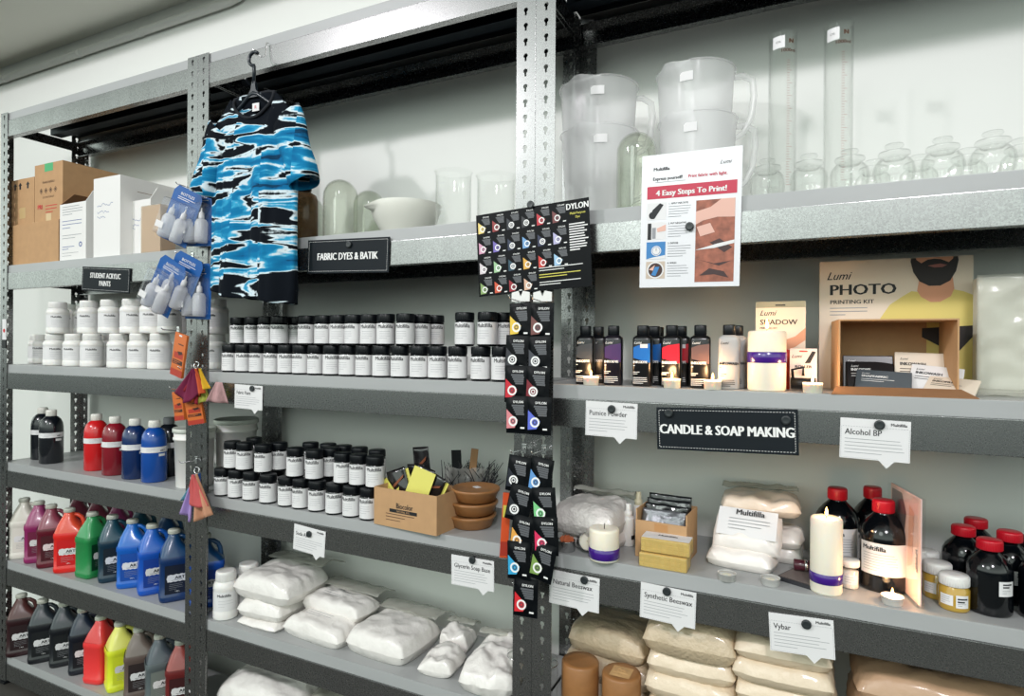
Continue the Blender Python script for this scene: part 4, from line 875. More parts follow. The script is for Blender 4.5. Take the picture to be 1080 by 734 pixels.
AJ = Maker(apoth)
for x, dy, lab in ((809, 0, 'glass stopper jar just right of the poster'), (853, .0, 'glass stopper jar between the two graduated cylinders'), (896, 0, 'glass stopper jar in front of right graduated cylinder'), (943, -.005, 'glass stopper jar, first one right of the right cylinder'), (994, -.008, 'glass stopper jar, second one right of the right cylinder'), (1047, -.012, 'glass stopper jar, third and nearest right of right cylinder'),
                   (921, .10, 'glass stopper jar in rear row, left of three'), (969, .10, 'glass stopper jar in rear row, second'), (1020, .09, 'glass stopper jar in rear row, third'), (1078, .06, 'glass stopper jar cut by the right picture edge')):
    Y = YF+.065+dy; P = Vector((xa(x, Y, z+.05), Y, z)); AJ(P, face(P), lab, 'glass stopper jars')
# ------------------------------------------------------------------ poster
a, w, h, roll = frame_of([(677.5, 165), (783, 153.5), (674.5, 303)], YF-.0075)
po = thing('instruction_poster', 'white laminated poster with red banner on the right unit', 'poster', a, (0.01, -roll*.85, 0))
h = .294; w = .212; M().box((w/2, .0006, -h/2), (w, .0012, h), mat('laminated_paper', C(222, 222, 226), .25, coat=.5)).build('sheet', po)
m = M(); RB = mat('red_banner', C(190, 32, 66), .4); SK = mat('dye_picture_pink', C(222, 176, 160), .5); BRN = mat('dye_picture_brown', C(176, 104, 80), .5, var=(.55, 60, (1, 1, 1))); DKP = mat('picture_dark', C(58, 34, 34), .5); BLP = mat('picture_blue', C(52, 124, 184), .5)
m.text('Multifilla', .0105, INK, .026, -.036, -.0004, 1, .03, 'LEFT'); m.text('Lumi', .0115, INK, .178, -.034, -.0004, 1, .01, shear=.4)
m.text('Express yourself!', .0102, INK, .025, -.057, -.0004, .92, .03, 'LEFT'); m.text('Print fabric with light.', .0102, RB, .1015, -.057, -.0004, .92, .03, 'LEFT'); m.lines(.03, -.061, .15, 1, .004, .0012, GREY, -.0004, 1)
m.rect(.013, -.098, .203, -.070, RB, -.0004); m.text('4 Easy Steps To Print!', .0172, STITCH, w/2+.002, -.0915, -.0008, .98, .04)
for k, (c1, c2) in enumerate(((WHITE, INK), (WHITE, INK), (BLP, WHITE), (mat('picture_tan', C(196, 180, 164), .5), DKP))):
    z1 = -.106-.0435*k; m.rect(.014, z1-.038, .056, z1, c1, -.0004)
    if k == 0: m.flat([(.020, z1-.034), (.030, z1-.036), (.050, z1-.006), (.042, z1-.002), (.026, z1-.016)], INK, -.0008); m.disc(.026, z1-.028, .008, INK, -.0009)
    if k == 1: m.rect(.016, z1-.038, .024, z1-.002, INK, -.0008); m.rect(.026, z1-.036, .034, z1-.012, GREY, -.0008); m.flat([(.036, z1-.014), (.056, z1-.006), (.056, z1-.020), (.038, z1-.022)], SK, -.0008)
    if k == 2: m.disc(.036, z1-.02, .011, WHITE, -.0008, 24); m.disc(.036, z1-.02, .009, BLP, -.001, 24); m.disc(.036, z1-.02, .008, WHITE, -.0012, 24); m.rect(.0355, z1-.02, .0365, z1-.014, INK, -.0014); m.flat([(.014, z1-.038), (.056, z1-.038), (.056, z1-.030), (.03, z1-.034)], WHITE, -.0008)
    if k == 3: m.disc(.035, z1-.019, .0185, WHITE, -.0008, 26); m.disc(.035, z1-.019, .0155, DKP, -.001, 26); m.flat([(.026, z1-.030), (.034, z1-.012), (.044, z1-.012), (.036, z1-.032)], BLP, -.0012); m.flat([(.02, z1-.018), (.034, z1-.008), (.030, z1-.02)], SK, -.0012)
    m.text(['1. APPLY INKODYE', '2. PUT NEGATIVE', '3. EXPOSE', '4. WASH'][k], .0056, INK, .061, z1-.006, -.0004, .9, .02, 'LEFT'); m.lines(.061, z1-.010, .05, 5, .0056, .0013, GREY, -.0004, k)
m.rect(.120, -.284, .200, -.108, BRN, -.0004); m.flat([(.120, -.160), (.135, -.152), (.165, -.146), (.200, -.148), (.200, -.108), (.172, -.108), (.150, -.124), (.120, -.132)], SK, -.0008)
for q in ([(.122, -.165), (.15, -.158), (.16, -.178), (.13, -.186)], [(.150, -.20), (.170, -.192), (.196, -.212), (.18, -.222)], [(.125, -.235), (.16, -.245), (.195, -.24), (.17, -.25)], [(.13, -.27), (.15, -.255), (.18, -.262), (.19, -.276), (.16, -.268)]): m.flat(q, DKP if q[0][1] < -.19 else SK, -.0008)
m.flat([(.120, -.215), (.165, -.203), (.200, -.196), (.200, -.203), (.16, -.212)], WHITE, -.001)
m.build('print', po); magnet(at(727.5, 239, YF-.0088), 'round magnet in the middle of the laminated poster')
# ------------------------------------------------------------------ dye bottles, candles, kits (middle shelf of the right unit)
z = SZ['C']
def dye_bottle(body, band, txt, tm):
    r = thing('dye_bottle', '', 'bottle'); m = M(); a, b = .0225, .0225
    m.loft([(0, a*.92, b*.92), (.003, a, b), (.108, a, b), (.114, a*.95, b*.95), (.118, a*.7, b*.7), (.1195, .012, .012)], body, 32, e=4.5)
    m.build('body', r)
    M().loft([(.119, .0128, .0128), (.120, .0135, .0135), (.140, .0135, .0135), (.142, .0125, .0125)], BLACK, 28, e=3.2).build('cap', r)
    m = M(); y = -b-.0006
    if band: m.flat([(-.019, .066), (.019, .055), (.019, .100), (-.006, .096), (-.019, .091)], band, y)
    m.text('Lumi', .0085, tm, -.018, .099, y-.0005, 1, .01, 'LEFT', shear=.4); m.text(txt, .0082, tm, -.0195, .054, y-.0005, .92, .05, 'LEFT'); m.lines(-.0195, .049, .010, 1, .004, .0014, tm, y-.0005, 3)
    m.lines(-.0195, .034, .018, 2, .004, .0014, tm, y-.0005, 3); m.lines(-.0195, .021, .034, 4, .0042, .0013, tm, y-.0005, 5); m.build('label', r); return r
BKB = mat('dye_bottle_black', C(7, 9, 13), .3, coat=.2); BK2 = mat('dye_bottle_violet', C(16, 12, 24), .3, coat=.2); WSH = mat('wash_bottle', C(176, 174, 172), .4)
db = [(617.5, .060, BKB, (58, 62, 68), 'INKODYE', 'black dye bottle with grey band, leftmost on the candle shelf'), (647, .060, BK2, (72, 44, 96), 'INKODYE', 'black dye bottle with violet band, second from left'), (678, .060, BKB, (24, 104, 186), 'INKODYE', 'black dye bottle with bright blue band'), (708.5, .060, BKB, (196, 22, 44), 'INKODYE', 'black dye bottle with red band'), (738.5, .060, BKB, (110, 84, 80), 'INKODYE', 'black dye bottle with brown band'), (769, .060, WSH, None, 'INKOWASH', 'pale grey wash bottle with black cap beside pillar candle'),
      (631, .125, BKB, (58, 62, 68), 'INKODYE', 'black dye bottle behind the leftmost two bottles'), (690, .12, BKB, (24, 104, 186), 'INKODYE', 'black dye bottle behind the blue-banded bottle'), (718, .115, BKB, (196, 22, 44), 'INKODYE', 'black dye bottle behind the red-banded bottle'), (694, .19, BKB, (60, 60, 60), 'INKODYE', 'black dye bottle farthest back between blue and red bands'), (777, .115, WSH, None, 'INKOWASH', 'pale grey wash bottle standing behind another one')]
for x, dy, b, band, t, lab in db:
    Y = YF+dy; P = Vector((xa(x, Y, z+.05), Y, z)); r = dye_bottle(b, mat('band_%d_%d_%d' % band, C(*band), .3) if band else None, t, STITCH if band else INK)
    r.location = P; r.rotation_euler.z = face(P)*.6+rj.uniform(-.06, .06); tag(r, lab, 'bottle', 'dye bottles on the candle shelf')
    if x in (678, 718): s = M().box((.005 if x == 678 else .008, -.0236, .094), (.017 if x == 678 else .009, .0006, .009), WHITE).build('price_sticker', r)
CW = mat('candle_wax', C(240, 232, 214), .45, sss=.35); FLM = mat('flame', C(255, 190, 90), .5, emit=(C(255, 196, 110), 14)); WICK = mat('wick', C(30, 24, 20), .9)
CUP = mat('tealight_cup', C(222, 222, 218), .35, .45); CUPW = mat('tealight_paper_cup', C(226, 220, 204), .5, sss=.3)
def flame(r, zz, s=1):
    M().tube([(0, 0, zz-.004), (0, 0, zz+.006*s)], .0009, WICK, 6).build('wick', r)
    M().lathe([(.0006, zz+.003*s), (.0028*s, zz+.007*s), (.0030*s, zz+.010*s), (.0020*s, zz+.015*s), (.0003, zz+.021*s)], FLM, 12).build('flame', r)
def glow(P, e):
    l = bpy.data.lights.new('candle_glow', 'POINT'); l.energy = e; l.color = (1, .58, .28); l.shadow_soft_size = .012; o = bpy.data.objects.new('candle_glow', l); o.location = P; COL.objects.link(o)
def tealight(P, lab, cup, R=.0195, h=.017, lit=True):
    r = thing('tealight', lab, 'tealight', P, 0, 'tealight candles')
    M().lathe([(R*.9, 0), (R*.94, .001), (R, h), (R*1.04, h+.0006), (R*1.0, h+.0006), (R*.97, h-.003), (R*.5, h-.003)], cup, 28, cap=(True, False)).build('cup', r)
    M().lathe([(R*.97, h-.005), (R*.96, h-.0028), (.004, h-.0038), (.001, h-.004)], CW, 28, cap=(False, False)).build('wax', r)
    if lit: flame(r, h-.002, .85); glow(P+Vector((0, -.002, h+.012)), .40)
for x, Y, lab in ((623, YF+.018, 'lit tealight in front of the leftmost dye bottle'), (708.5, YF+.018, 'lit tealight in front of the red-banded bottle'), (751.5, YF+.017, 'lit tealight between brown-banded bottle and wash bottle'), (857, YF+.02, 'lit tealight between pillar candle and open carton')):
    tealight(Vector((xa(x, Y, z), Y+.002, z)), lab, CUPW, .0188, .0205)
VIO = mat('violet_ribbon', C(62, 22, 128), .25, coat=.6)
def pillar(P, R, h, z0, z1, lab, lit=True, s=1):
    r = thing('pillar_candle', lab, 'candle', P)
    M().lathe([(R*.94, 0), (R, .004), (R, h-.006), (R*.97, h-.002), (R*.90, h), (R*.3, h-.002), (.001, h-.003)], CW, 44, cap=(True, False)).build('wax', r)
    M().lathe([(R+.0004, z0), (R+.0012, z0+.0008), (R+.0012, z1-.0008), (R+.0004, z1)], VIO, 44, cap=(False, False)).build('ribbon', r)
    if lit: flame(r, h, s); glow(P+Vector((0, -.004, h+.014)), .32)
    else: M().tube([(0, 0, h-.004), (.001, 0, h+.010)], .0012, WICK, 6).build('wick', r)
    return r
pillar(Vector((xa(808.5, YF+.055, z), YF+.052, z)), .0385, .128, .060, .083, 'lit white pillar candle with violet ribbon beside the wash bottle', True, 1.25)
def kit(p, Y, d, m, name, lab, cat='box', h=None):
    a, b = at(*p[0], Y), at(*p[1], Y); w = b.x-a.x; r = thing(name, lab, cat, (a.x, Y, z), 0); hh = h or a.z-z
    M().box((w/2, d/2, hh/2), (w, d, hh), m, .001).build('carton', r); return r, w, hh
CRM = mat('cream_board', C(222, 208, 190), .6); SKIN = mat('printed_skin', C(208, 150, 118), .6); REDB = mat('printed_red', C(206, 52, 40), .6); YSH = mat('printed_yellow_shirt', C(214, 196, 112), .6); HAIR = mat('printed_hair', C(34, 28, 28), .6)
r, w, h = kit([(797, 318.5), (850, 316)], YF+.13, .035, CRM, 'printing_kit_box', 'cream shadow printing kit box behind the pillar candle')
m = M(); m.rect(0, h*.93, w, h, mat('olive_strip', C(150, 150, 128), .6)); m.rect(w*.4, h*.95, w*.6, h*.965, INK, -.0008); m.text('Lumi', .017, INK, w*.24, h*.84, -.0006, 1, .01, shear=.4); m.text('SHADOW', .0165, INK, w*.09, h*.735, -.0006, 1.05, .02, 'LEFT'); m.text('PRINTING KIT', .0058, INK, w*.09, h*.685, -.0006, 1, .02, 'LEFT')
m.flat([(w*.55, h*.55), (w*.8, h*.60), (w, h*.70), (w, h*.56), (w*.8, h*.48), (w*.6, h*.44)], SKIN); m.rect(w*.3, 0, w, h*.45, REDB, -.0006); m.build('print', r)
r, w, h = kit([(833, 367.5), (862, 367)], YF+.085, .012, mat('roller_card', C(224, 206, 202), .6), 'roller_pack', 'small roller pack with black roller between candle and carton', 'pack')
m = M(); m.text('Lumi', .010, INK, w*.25, h*.78, -.0006, 1, .01, shear=.4); m.text('ROLLER', .0085, INK, w*.5, h*.54, -.0006, 1.1, .04); m.rect(w*.35, h*.92, w*.65, h*.95, REDB); m.flat([(w*.55, h*.65), (w*.75, h*.66), (w*.95, h*.92), (w*.82, h*.94)], INK, -.0007); m.build('print', r)
M().tube([(w*.05, -.012, h*.18), (w*.95, -.012, h*.18)], .012, BLACK, 16).tube([(w*.15, -.012, h*.18), (w*.1, -.014, h*.5), (w*.5, -.016, h*.56), (w*.5, -.016, h*.36)], .003, BLACK, 8).build('roller', r)
r, w, h = kit([(864.5, 276.5), (1027, 268)], YF+.20, .05, CRM, 'photo_kit_box', 'large cream photo printing kit box with a yellow-shirted man printed on it')
m = M(); m.text('Lumi', .025, INK, w*.13, h*.855, -.0006, .95, .01, shear=.4); m.text('PHOTO', .0335, INK, w*.07, h*.735, -.0006, 1.12, .028, 'LEFT'); m.text('PRINTING KIT', .0125, INK, w*.075, h*.665, -.0006, 1.1, .02, 'LEFT'); m.lines(w*.075, h*.635, w*.26, 3, .0075, .0018, GREY, -.0006, 2)
def sp(pts, mt, y): m.flat([(w*a_, h*min(.996, b_+(.05 if b_ > 0 else 0))) for a_, b_ in pts], mt, y)
sp([(.36, .0), (.38, .30), (.42, .50), (.48, .60), (.56, .66), (.62, .70), (.68, .69), (.74, .66), (.80, .66), (.86, .71), (.94, .69), (1, .66), (1, 0)], YSH, -.0006)
sp([(.655, .70), (.68, .655), (.74, .615), (.80, .615), (.865, .655), (.885, .71), (.875, .80), (.67, .80)], SKIN, -.0010)
sp([(.615, .995), (.612, .92), (.63, .84), (.67, .77), (.73, .735), (.80, .735), (.86, .77), (.895, .84), (.91, .92), (.905, .995)], HAIR, -.0014)
sp([(.645, .995), (.65, .93), (.68, .905), (.72, .93), (.76, .935), (.80, .93), (.85, .905), (.875, .93), (.878, .995)], SKIN, -.0018)
sp([(.72, .885), (.76, .87), (.81, .87), (.84, .885), (.80, .897), (.765, .893)], mat('printed_lips', C(150, 92, 84), .6), -.0018); sp([(.745, .945), (.79, .94), (.80, .96), (.77, .975)], mat('printed_shade', C(170, 116, 92), .6), -.0022)
sp([(.40, .395), (.62, .41), (1, .435), (1, .425), (.63, .385), (.42, .37)], mat('printed_fold', C(176, 158, 84), .6), -.0010); sp([(.66, .42), (1, .44), (1, .36), (.90, .23), (.78, .30), (.68, .36)], HAIR, -.0012)
m.build('print', r)
# open carton of packets
xl, xr, Yc = xa(884, YF+.055, z), xa(1013.5, YF+.055, z), YF+.055; w = xr-xl; h = at(950, 336, Yc).z-z; dep = .135; t = .003
oc = thing('open_carton', 'open kraft carton on its side showing packets inside', 'box', (xl, Yc, z), .07); m = M()
for c, s in (((w/2, dep-t/2, h/2), (w, t, h)), ((t/2, dep/2-t/2, h/2), (t, dep-t, h)), ((w-t/2, dep/2-t/2, h/2), (t, dep-t, h)), ((w/2, dep/2-t/2, t/2), (w-2*t, dep-t, t)), ((w/2, dep/2-t/2, h-t/2), (w-2*t, dep-t, t))): m.box(c, s, KRAFT)
m.build('body', oc)
m = M(); m.add([(-.004, 0, .014), (w+.004, 0, .014), (w+.018, -.052, .0015), (-.018, -.052, .0015), (-.004, 0, .010), (w+.004, 0, .010), (w+.018, -.052, -.0015+.0016), (-.018, -.052, .0001)], [[0, 3, 2, 1], [4, 5, 6, 7], [3, 7, 6, 2], [0, 4, 7, 3], [1, 2, 6, 5], [0, 1, 5, 4]], KRAFTD); m.build('front_flap', oc)
def ipack(x, y, zz, rot, W, H, mt, txt, tm, lab):
    r = thing('ink_packet', lab, 'packet', (xl+x, Yc+y, z+zz), rot, 'packets inside the open carton'); M().box((W/2, .003, H/2), (W, .006, H), mt, .002).build('pouch', r)
    m = M(); m.text('Lumi', .007, tm, W*.1, H*.80, -.0006, 1, .01, 'LEFT', shear=.4); m.text(txt, .0095, tm, W*.1, H*.66, -.0006, .9, .03, 'LEFT'); m.lines(W*.1, H*.58, W*.6, 2, .006, .0014, tm, -.0006, 2); m.build('print', r)
GPK = mat('grey_packet', C(84, 92, 98), .4)
ipack(.012, .085, .004, (-.25, 0, 0), .095, .075, BKB, 'INKODYE', STITCH, 'black packet standing at the back left inside open carton'); ipack(.020, .060, .004, (-.55, 0, .06), .09, .070, BKB, 'INKODYE', STITCH, 'black packet leaning in the middle left of open carton')
ipack(.030, .022, .004, (-.95, .05, -.1), .10, .075, GPK, 'SNAPFABRIC', STITCH, 'grey packet lying at front left of the open carton'); ipack(.108, .085, .004, (-.30, .03, 0), .095, .085, CRM, 'INKOWASH', INK, 'cream packet standing at the back right inside open carton')
ipack(.125, .050, .006, (-.75, .10, -.2), .09, .075, WHITE, 'INKOWASH', INK, 'white packet leaning in the middle right of open carton'); ipack(.145, .018, .006, (-1.1, .08, -.35), .085, .07, CRM, 'INKOFILM', INK, 'cream packet lying at the front right of open carton')
a = at(1033, 290, YF+.13); r = thing('wrapped_paper_stack', 'film-wrapped white paper stack at the right edge beside the kit box', 'paper stack', (a.x, YF+.13, z)); hh = a.z-z-.004
M().box((.14, .03, hh/2), (.28, .045, hh), mat('paper_stack_white', C(214, 214, 210), .7), .002).build('paper', r); q = M(); q.grid(lambda u, v: (-.004+.29*u, .003-.006*noise.noise((u*7, v*9, 2))-.004, v*(hh+.004)), 30, 30, WRAP); solid(q.build('film', r), .0008)
M().grid(lambda u, v: (-.03+.31*u, -.055*v-.0+.004, .004+.012*(1-v)+.004*noise.noise((u*9, v*4, 1))), 20, 8, WRAP).build('loose_film', r)
# ------------------------------------------------------------------ candle and soap shelf (right unit)
z = SZ['D']
GRAN = mat('white_granules_bag', C(218, 212, 208), .4, coat=.4, bump=(.9, 130)); gb = 'wax bags on the candle shelf'
bag('granule_bag', 'white granule bag propped behind the tins beside the post', (572, 579), (641, 592), z, .17, .075, GRAN, gb, 31, flap=.07, fs=.44, dz=.035, inset=.03)
bag('granule_bag', 'flat granule bag underneath the propped granule bag', (580, 580), (640, 592), z, .15, .045, GRAN, gb, 32, inset=.045)
TIN = mat('tin_metal', (.55, .55, .55, 1), .25, 1)
def tin(P, rot, lab, leaves):
    r = thing('candle_tin', lab, 'tin', P, rot, 'small metal candle tins'); M().lathe([(.021, 0), (.022, .001), (.022, .024), (.023, .0255), (.022, .026), (.021, .024), (.021, .004), (.001, .004)], TIN, 32, cap=(True, False)).build('can', r)
    m = M(); rr = random.Random(3)
    if leaves:
        for k in range(14): a_ = rr.uniform(0, 6.3); q = rr.uniform(.004, .015); m.add([(q*math.cos(a_), q*math.sin(a_), .022), (q*math.cos(a_)+.007, q*math.sin(a_), .024), (q*math.cos(a_)+.003, q*math.sin(a_)+.003, .036), (q*math.cos(a_)-.003, q*math.sin(a_)-.002, .03)], [[0, 1, 2, 3]], mat('dried_petal', C(176, 92, 56), .7))
        o = m.build('petals', r); o['kind'] = 'stuff'
    else: M().lathe([(.0208, .018), (.012, .0185), (.001, .0185)], CW, 28, cap=(False, False)).build('wax', r)
tin(stand(597, 583.5, z, .022), 0, 'small metal tin with dried petals beside the post', True); P = stand(617, 583, z, .022); tin(P+Vector((0, .0, .0232)), (1.35, 0, face(P)+.3), 'small metal tin tipped on its side behind short candle', False)
pillar(stand(637, 595, z, .035), .035, .074, .006, .030, 'short wide white candle with violet ribbon in front of granule bag', False)
def spray(P, h, lab, capm, R=.0155):
    r = thing('spray_bottle', lab, 'bottle', P, face(P)+.6, 'small white spray bottles')
    M().lathe([(R*.9, 0), (R, .003), (R, h*.62), (R*.9, h*.68), (R*.6, h*.71)], HDPE, 28).build('body', r); M().lathe([(R*.62, h*.70), (R*.66, h*.71), (R*.66, h*.82), (R*.45, h*.83), (R*.45, h*.98), (R*.4, h)], capm, 24).build('cap', r); m = M(); m.patch(R+.0004, -.1, .9, h*.17, h*.27, INK, 8); m.build('label', r)
spray(stand(662.5, 577, z, .0155), .105, 'white spray bottle in front beside the kraft box', HDPE); spray(stand(668, 570, z, .0155)+Vector((.004, .035, 0)), .115, 'white bottle with cream top half hidden behind spray bottle', mat('cream_cap', C(214, 206, 176), .4))
a, b = on(670, 586, z), on(724, 596, z); d = b-a; w = d.length; rz = math.atan2(d.y, d.x); h = .112; dep = .10
r = thing('kraft_box', 'kraft box with black film packets behind the yellow wax slabs', 'box', a, rz); m = M()
for c, s in (((w/2, t/2, h*.39), (w, t, h*.78)), ((w/2, dep-t/2, h/2), (w, t, h)), ((t/2, dep/2, h/2), (t, dep-2*t, h)), ((w-t/2, dep/2, h/2), (t, dep-2*t, h)), ((w/2, dep/2, t/2), (w-2*t, dep-2*t, t))): m.box(c, s, KRAFT)
m.build('body', r); m = M(); m.text('Fabric Dyes & Soy Wax', .0075, BR, w/2, h*.52, -.0006, .9, .02); m.rect(w*.38, h*.6, w*.64, h*.75, mat('kraft_tape', C(180, 132, 84), .4)); m.build('print', r)
X = Matrix.Translation(a) @ Matrix.Rotation(rz, 4, 'Z'); FLB = mat('black_film', C(28, 30, 32), .14, coat=1, bump=(.8, 30))
for k in range(4):
    q = thing('film_packet', ['black film packet at the front of kraft box, silver edged', 'black film packet second in the kraft box', 'black film packet third in the kraft box', 'black film packet at the rear of kraft box, highest'][k], 'packet', X @ Vector((w*.06, .016+.020*k, .052)), (-.35+.08*k, 0, rz), 'black film packets in kraft box'); ww = w*.86
    mm = M(); mm.grid(lambda u, v: (u*ww, -.004*math.sin(u*PI)*math.sin(v*PI)-.003*noise.noise((u*6, v*6, k)), v*(.060+.008*k)), 18, 12, FLB if k else mat('silver_film', C(120, 122, 126), .3, .5, bump=(.8, 40))); solid(mm.build('film', q), .003)
BW = mat('yellow_beeswax', C(230, 194, 116), .45, sss=.3, var=(.12, 60, (1, 1, 1)))
def slab(fl, fr, zz, h, dep, lab, inset, paper):
    a, b = on(*fl, z), on(*fr, z); d = b-a; w = d.length; rz = math.atan2(d.y, d.x); r = thing('beeswax_slab', lab, 'wax slab', a+Vector((-math.sin(rz)*inset, math.cos(rz)*inset, zz)), rz, 'yellow beeswax slabs')
    m = M(); m.box((w/2, dep/2, h/2), (w, dep, h), BW, .003)
    for k in range(9):
        for j in range(3): m.box((w*(.055+.111*k), -.0002, h*(.18+.32*j)), (w*.085, .0016, h*.25), BW, .0006)
    m.build('wax', r); m = M(); m.box((w/2, dep/2-.001, h/2), (w*1.03, dep*1.06, h*1.06), sheer('slab_film', (.95, .94, .88, 1), 1.3, .06, (.8, .75, .6, 1), .08), .004); m.build('film', r)
    if paper: q = M().box((w/2, dep/2, h*1.04), (w*.98, dep*.9, .0008), WHITE); n0 = len(q.v); q.text('Multifilla', .013, INK, 0, 0, 0, 1, .02)
    if paper:
        for i in range(n0, len(q.v)): p = q.v[i]; q.v[i] = Vector((w*.52+p.x, dep*.45+p.z, h*1.04+.0012))
        q.build('paper_label', r)
slab((674, 596.5), (724, 605), 0, .031, .05, 'lower yellow beeswax slab in film in front of kraft box', 0, False); slab((675, 596.5), (726.5, 605), .0325, .031, .05, 'upper yellow beeswax slab with white paper label', .006, True)
WXB = mat('white_wax_bag', C(236, 230, 224), .4, coat=.3, bump=(.3, 40))
bag('wax_bag', 'white wax bag at the bottom of the middle stack', (742, 596), (815, 610), z, .13, .044, WXB, gb, 41, inset=.004)
bag('wax_bag', 'lower white wax bag on the right behind the stack', (795, 598), (846, 606), z, .12, .04, WXB, gb, 45, inset=.05); bag('wax_bag', 'middle white wax bag on the right behind the stack', (790, 598), (846, 607), z, .12, .04, WXB, gb, 46, inset=.052, dz=.036)
bag('wax_bag', 'cream wax bag lying across the top of the stack', (757, 596), (848, 608), z, .14, .042, mat('cream_wax_bag', C(224, 206, 186), .4, coat=.4, bump=(.5, 50)), gb, 43, inset=.06, dz=.105, flap=.05)
a, b = on(748, 596, z), on(822, 610, z); d = b-a; w = d.length; rz = math.atan2(d.y, d.x)
r = thing('wax_bag', 'white wax bag with large printed paper label leaning on the stack', 'bag', a+Vector((0, .018, .038)), (-.62, 0, rz), gb)
mm, fn = bag_mesh(w, .095, .040, WXB, 44, 3, .004); mm.v = [Vector((p.x+w/2, .022-p.z, p.y+.0475)) for p in mm.v]; mm.build('filling', r)
m = M(); m.grid(lambda u, v: (w*(.08+.86*u), -.019-.004*math.sin(u*PI)*math.sin(v*PI), .028+.066*v), 10, 8, WHITE); m.text('Multifilla', .0185, INK, w*.55, .077, -.0245, 1, .02); m.lines(w*.25, .068, w*.6, 4, .008, .0011, GREY, -.0245, 2); m.build('paper_label', r)
for x, y, lab in ((766.5, 614.5, 'metal tealight in front of the wax bag stack'), (812.5, 619.5, 'metal tealight beside the black folder'), (941, 640, 'lit metal tealight in front of the large amber bottle')):
    tealight(stand(x, y, z, .019), lab, CUP, .019, .0145, x > 900)
a, b = on(818, 613, z), on(850, 621.5, z); d = b-a; rz = math.atan2(d.y, d.x)-.12
r = thing('black_folder', 'flat black folder with a burgundy roll lying left of tall candle', 'folder', a+Vector((.0, .012, 0)), rz); M().box((.04, .05, .004), (.078, .10, .008), mat('folder_black', C(40, 40, 44), .45), .001).build('cover', r); M().box((.04, .05, .009), (.07, .092, .0012), mat('folder_edge', C(110, 100, 96), .5)).build('sheet', r)
M().tube([(.01, .06, .022), (.05, .085, .022)], .012, mat('burgundy_roll', C(70, 18, 34), .3, coat=.5), 18).tube([(.028, .0715, .022), (.033, .0745, .022)], .0126, TIN, 18).build('roll', r)
pillar(stand(871, 629, z, .030), .030, .152, .022, .042, 'tall white pillar candle with violet ribbon, lit, on the soap shelf', True, 1.0)
REDC = mat('red_cap', C(188, 18, 36), .35)
def amber(P, R, h, lab, rz, big=True, group='large amber bottles with red caps'):
    r = thing('amber_bottle', lab, 'bottle', P, face(P)+rz, group)
    M().lathe([(R*.9, 0), (R*.98, .003), (R, .009), (R, h*.58), (R*.97, h*.645), (R*.84, h*.715), (R*.62, h*.785), (R*.42, h*.835), (R*.36, h*.86), (R*.36, h*.90)], AMBER, 44).build('body', r)
    cr = R*(.43 if big else .56); m = M().lathe([(cr*.94, h*.86), (cr, h*.865), (cr, h*.985), (cr*.93, h), (cr*.3, h)], REDC, 36)
    for k in range(36): m.box((cr, 0, h*.925), (.0010, .0020, h*.11), REDC, X=Matrix.Rotation(2*PI*k/36, 4, 'Z'))
    m.build('cap', r); m = M(); Q = R+.0005
    if big:
        m.patch(Q, -1.0, 1.15, h*.20, h*.555, WHITE, 22); m.text('Multifilla', h*.072, INK, -R*.42, h*.47, -.0005, 1, .03, R=Q); m.lines(-R*.85, h*.435, R*1.5, 7, h*.030, h*.0055, GREY, -.0005, 3, Q)
    else:
        m.patch(Q, -.15, .65, h*.30, h*.50, WHITE, 10); m.lines(-.0, h*.47, .018, 2, h*.035, h*.018, INK, -.0005, 2, Q, turn=.02); m.lines(0, h*.38, .018, 2, h*.03, h*.006, GREY, -.0005, 4, Q)
    m.build('label', r)
amber(stand(931, 627, z, .047), .047, .183, 'large amber bottle with white label and red cap, nearest', .05); Y = YF+.20
amber(Vector((xa(883, Y, z+.1), Y, z)), .046, .183, 'large amber bottle with red cap behind the tall candle', .25); Y = YF+.248; amber(Vector((xa(920, Y, z+.1), Y, z)), .042, .183, 'large amber bottle with dark red cap behind the nearest one', -.1)
P = stand(896, 622, z, .0175); r = thing('glass_jar', 'small glass jar of white crystals with white lid beside tall candle', 'jar', P, face(P))
M().lathe([(.0165, 0), (.0175, .002), (.0175, .040), (.015, .046)], CLEAR, 30).build('glass', r); M().lathe([(.0155, .001), (.0162, .003), (.0162, .035), (.002, .037)], mat('white_crystals', C(230, 222, 214), .6, bump=(.8, 300)), 30).build('filling', r); M().lathe([(.0175, .045), (.0185, .046), (.0185, .057), (.017, .059)], HDPE, 30).build('lid', r); m = M(); m.patch(.0179, -.9, .9, .010, .030, WHITE, 10); m.lines(-.010, .026, .02, 3, .005, .0008, GREY, -.0005, 1, .0179); m.build('label', r)
# leaflet stand seen nearly edge on
N = on(971, 643, z); F = at(940, 560, YF+.17); F.z = z; d = F-N; L = d.length; ang = math.atan2(d.y, d.x); H = at(973, 528, N.y).z-z
r = thing('leaflet_stand', 'pink printed leaflet in a clear stand beside gold jars', 'leaflet', N, ang); PK = mat('pink_leaflet', C(226, 192, 186), .5)
M().box((L/2, 0, H/2+.004), (L, .002, H-.004), PK).build('leaflet', r); m = M(); X = Matrix.Translation((0, .0012, 0)) @ Matrix.Rotation(PI, 4, 'Z')
m.flat([(-L*.95, H*.5), (-L*.55, H*.45), (-L*.45, H*.8), (-L*.6, H*.97), (-L*.95, H*.97)], mat('leaflet_picture', C(96, 84, 86), .5), -.0006, X); m.flat([(-L*.4, H*.3), (-L*.25, H*.35), (-L*.2, H*.85), (-L*.35, H*.9)], mat('leaflet_tan', C(214, 164, 146), .5), -.0006, X)
n0 = len(m.v); m.text('Multifilla', .013, INK, 0, 0, -.0008, 1, .03); m.v[n0:] = [X @ Vector((-L*.08-p.z, -.0008, H*.42-p.x)) for p in m.v[n0:]]; m.build('print', r)
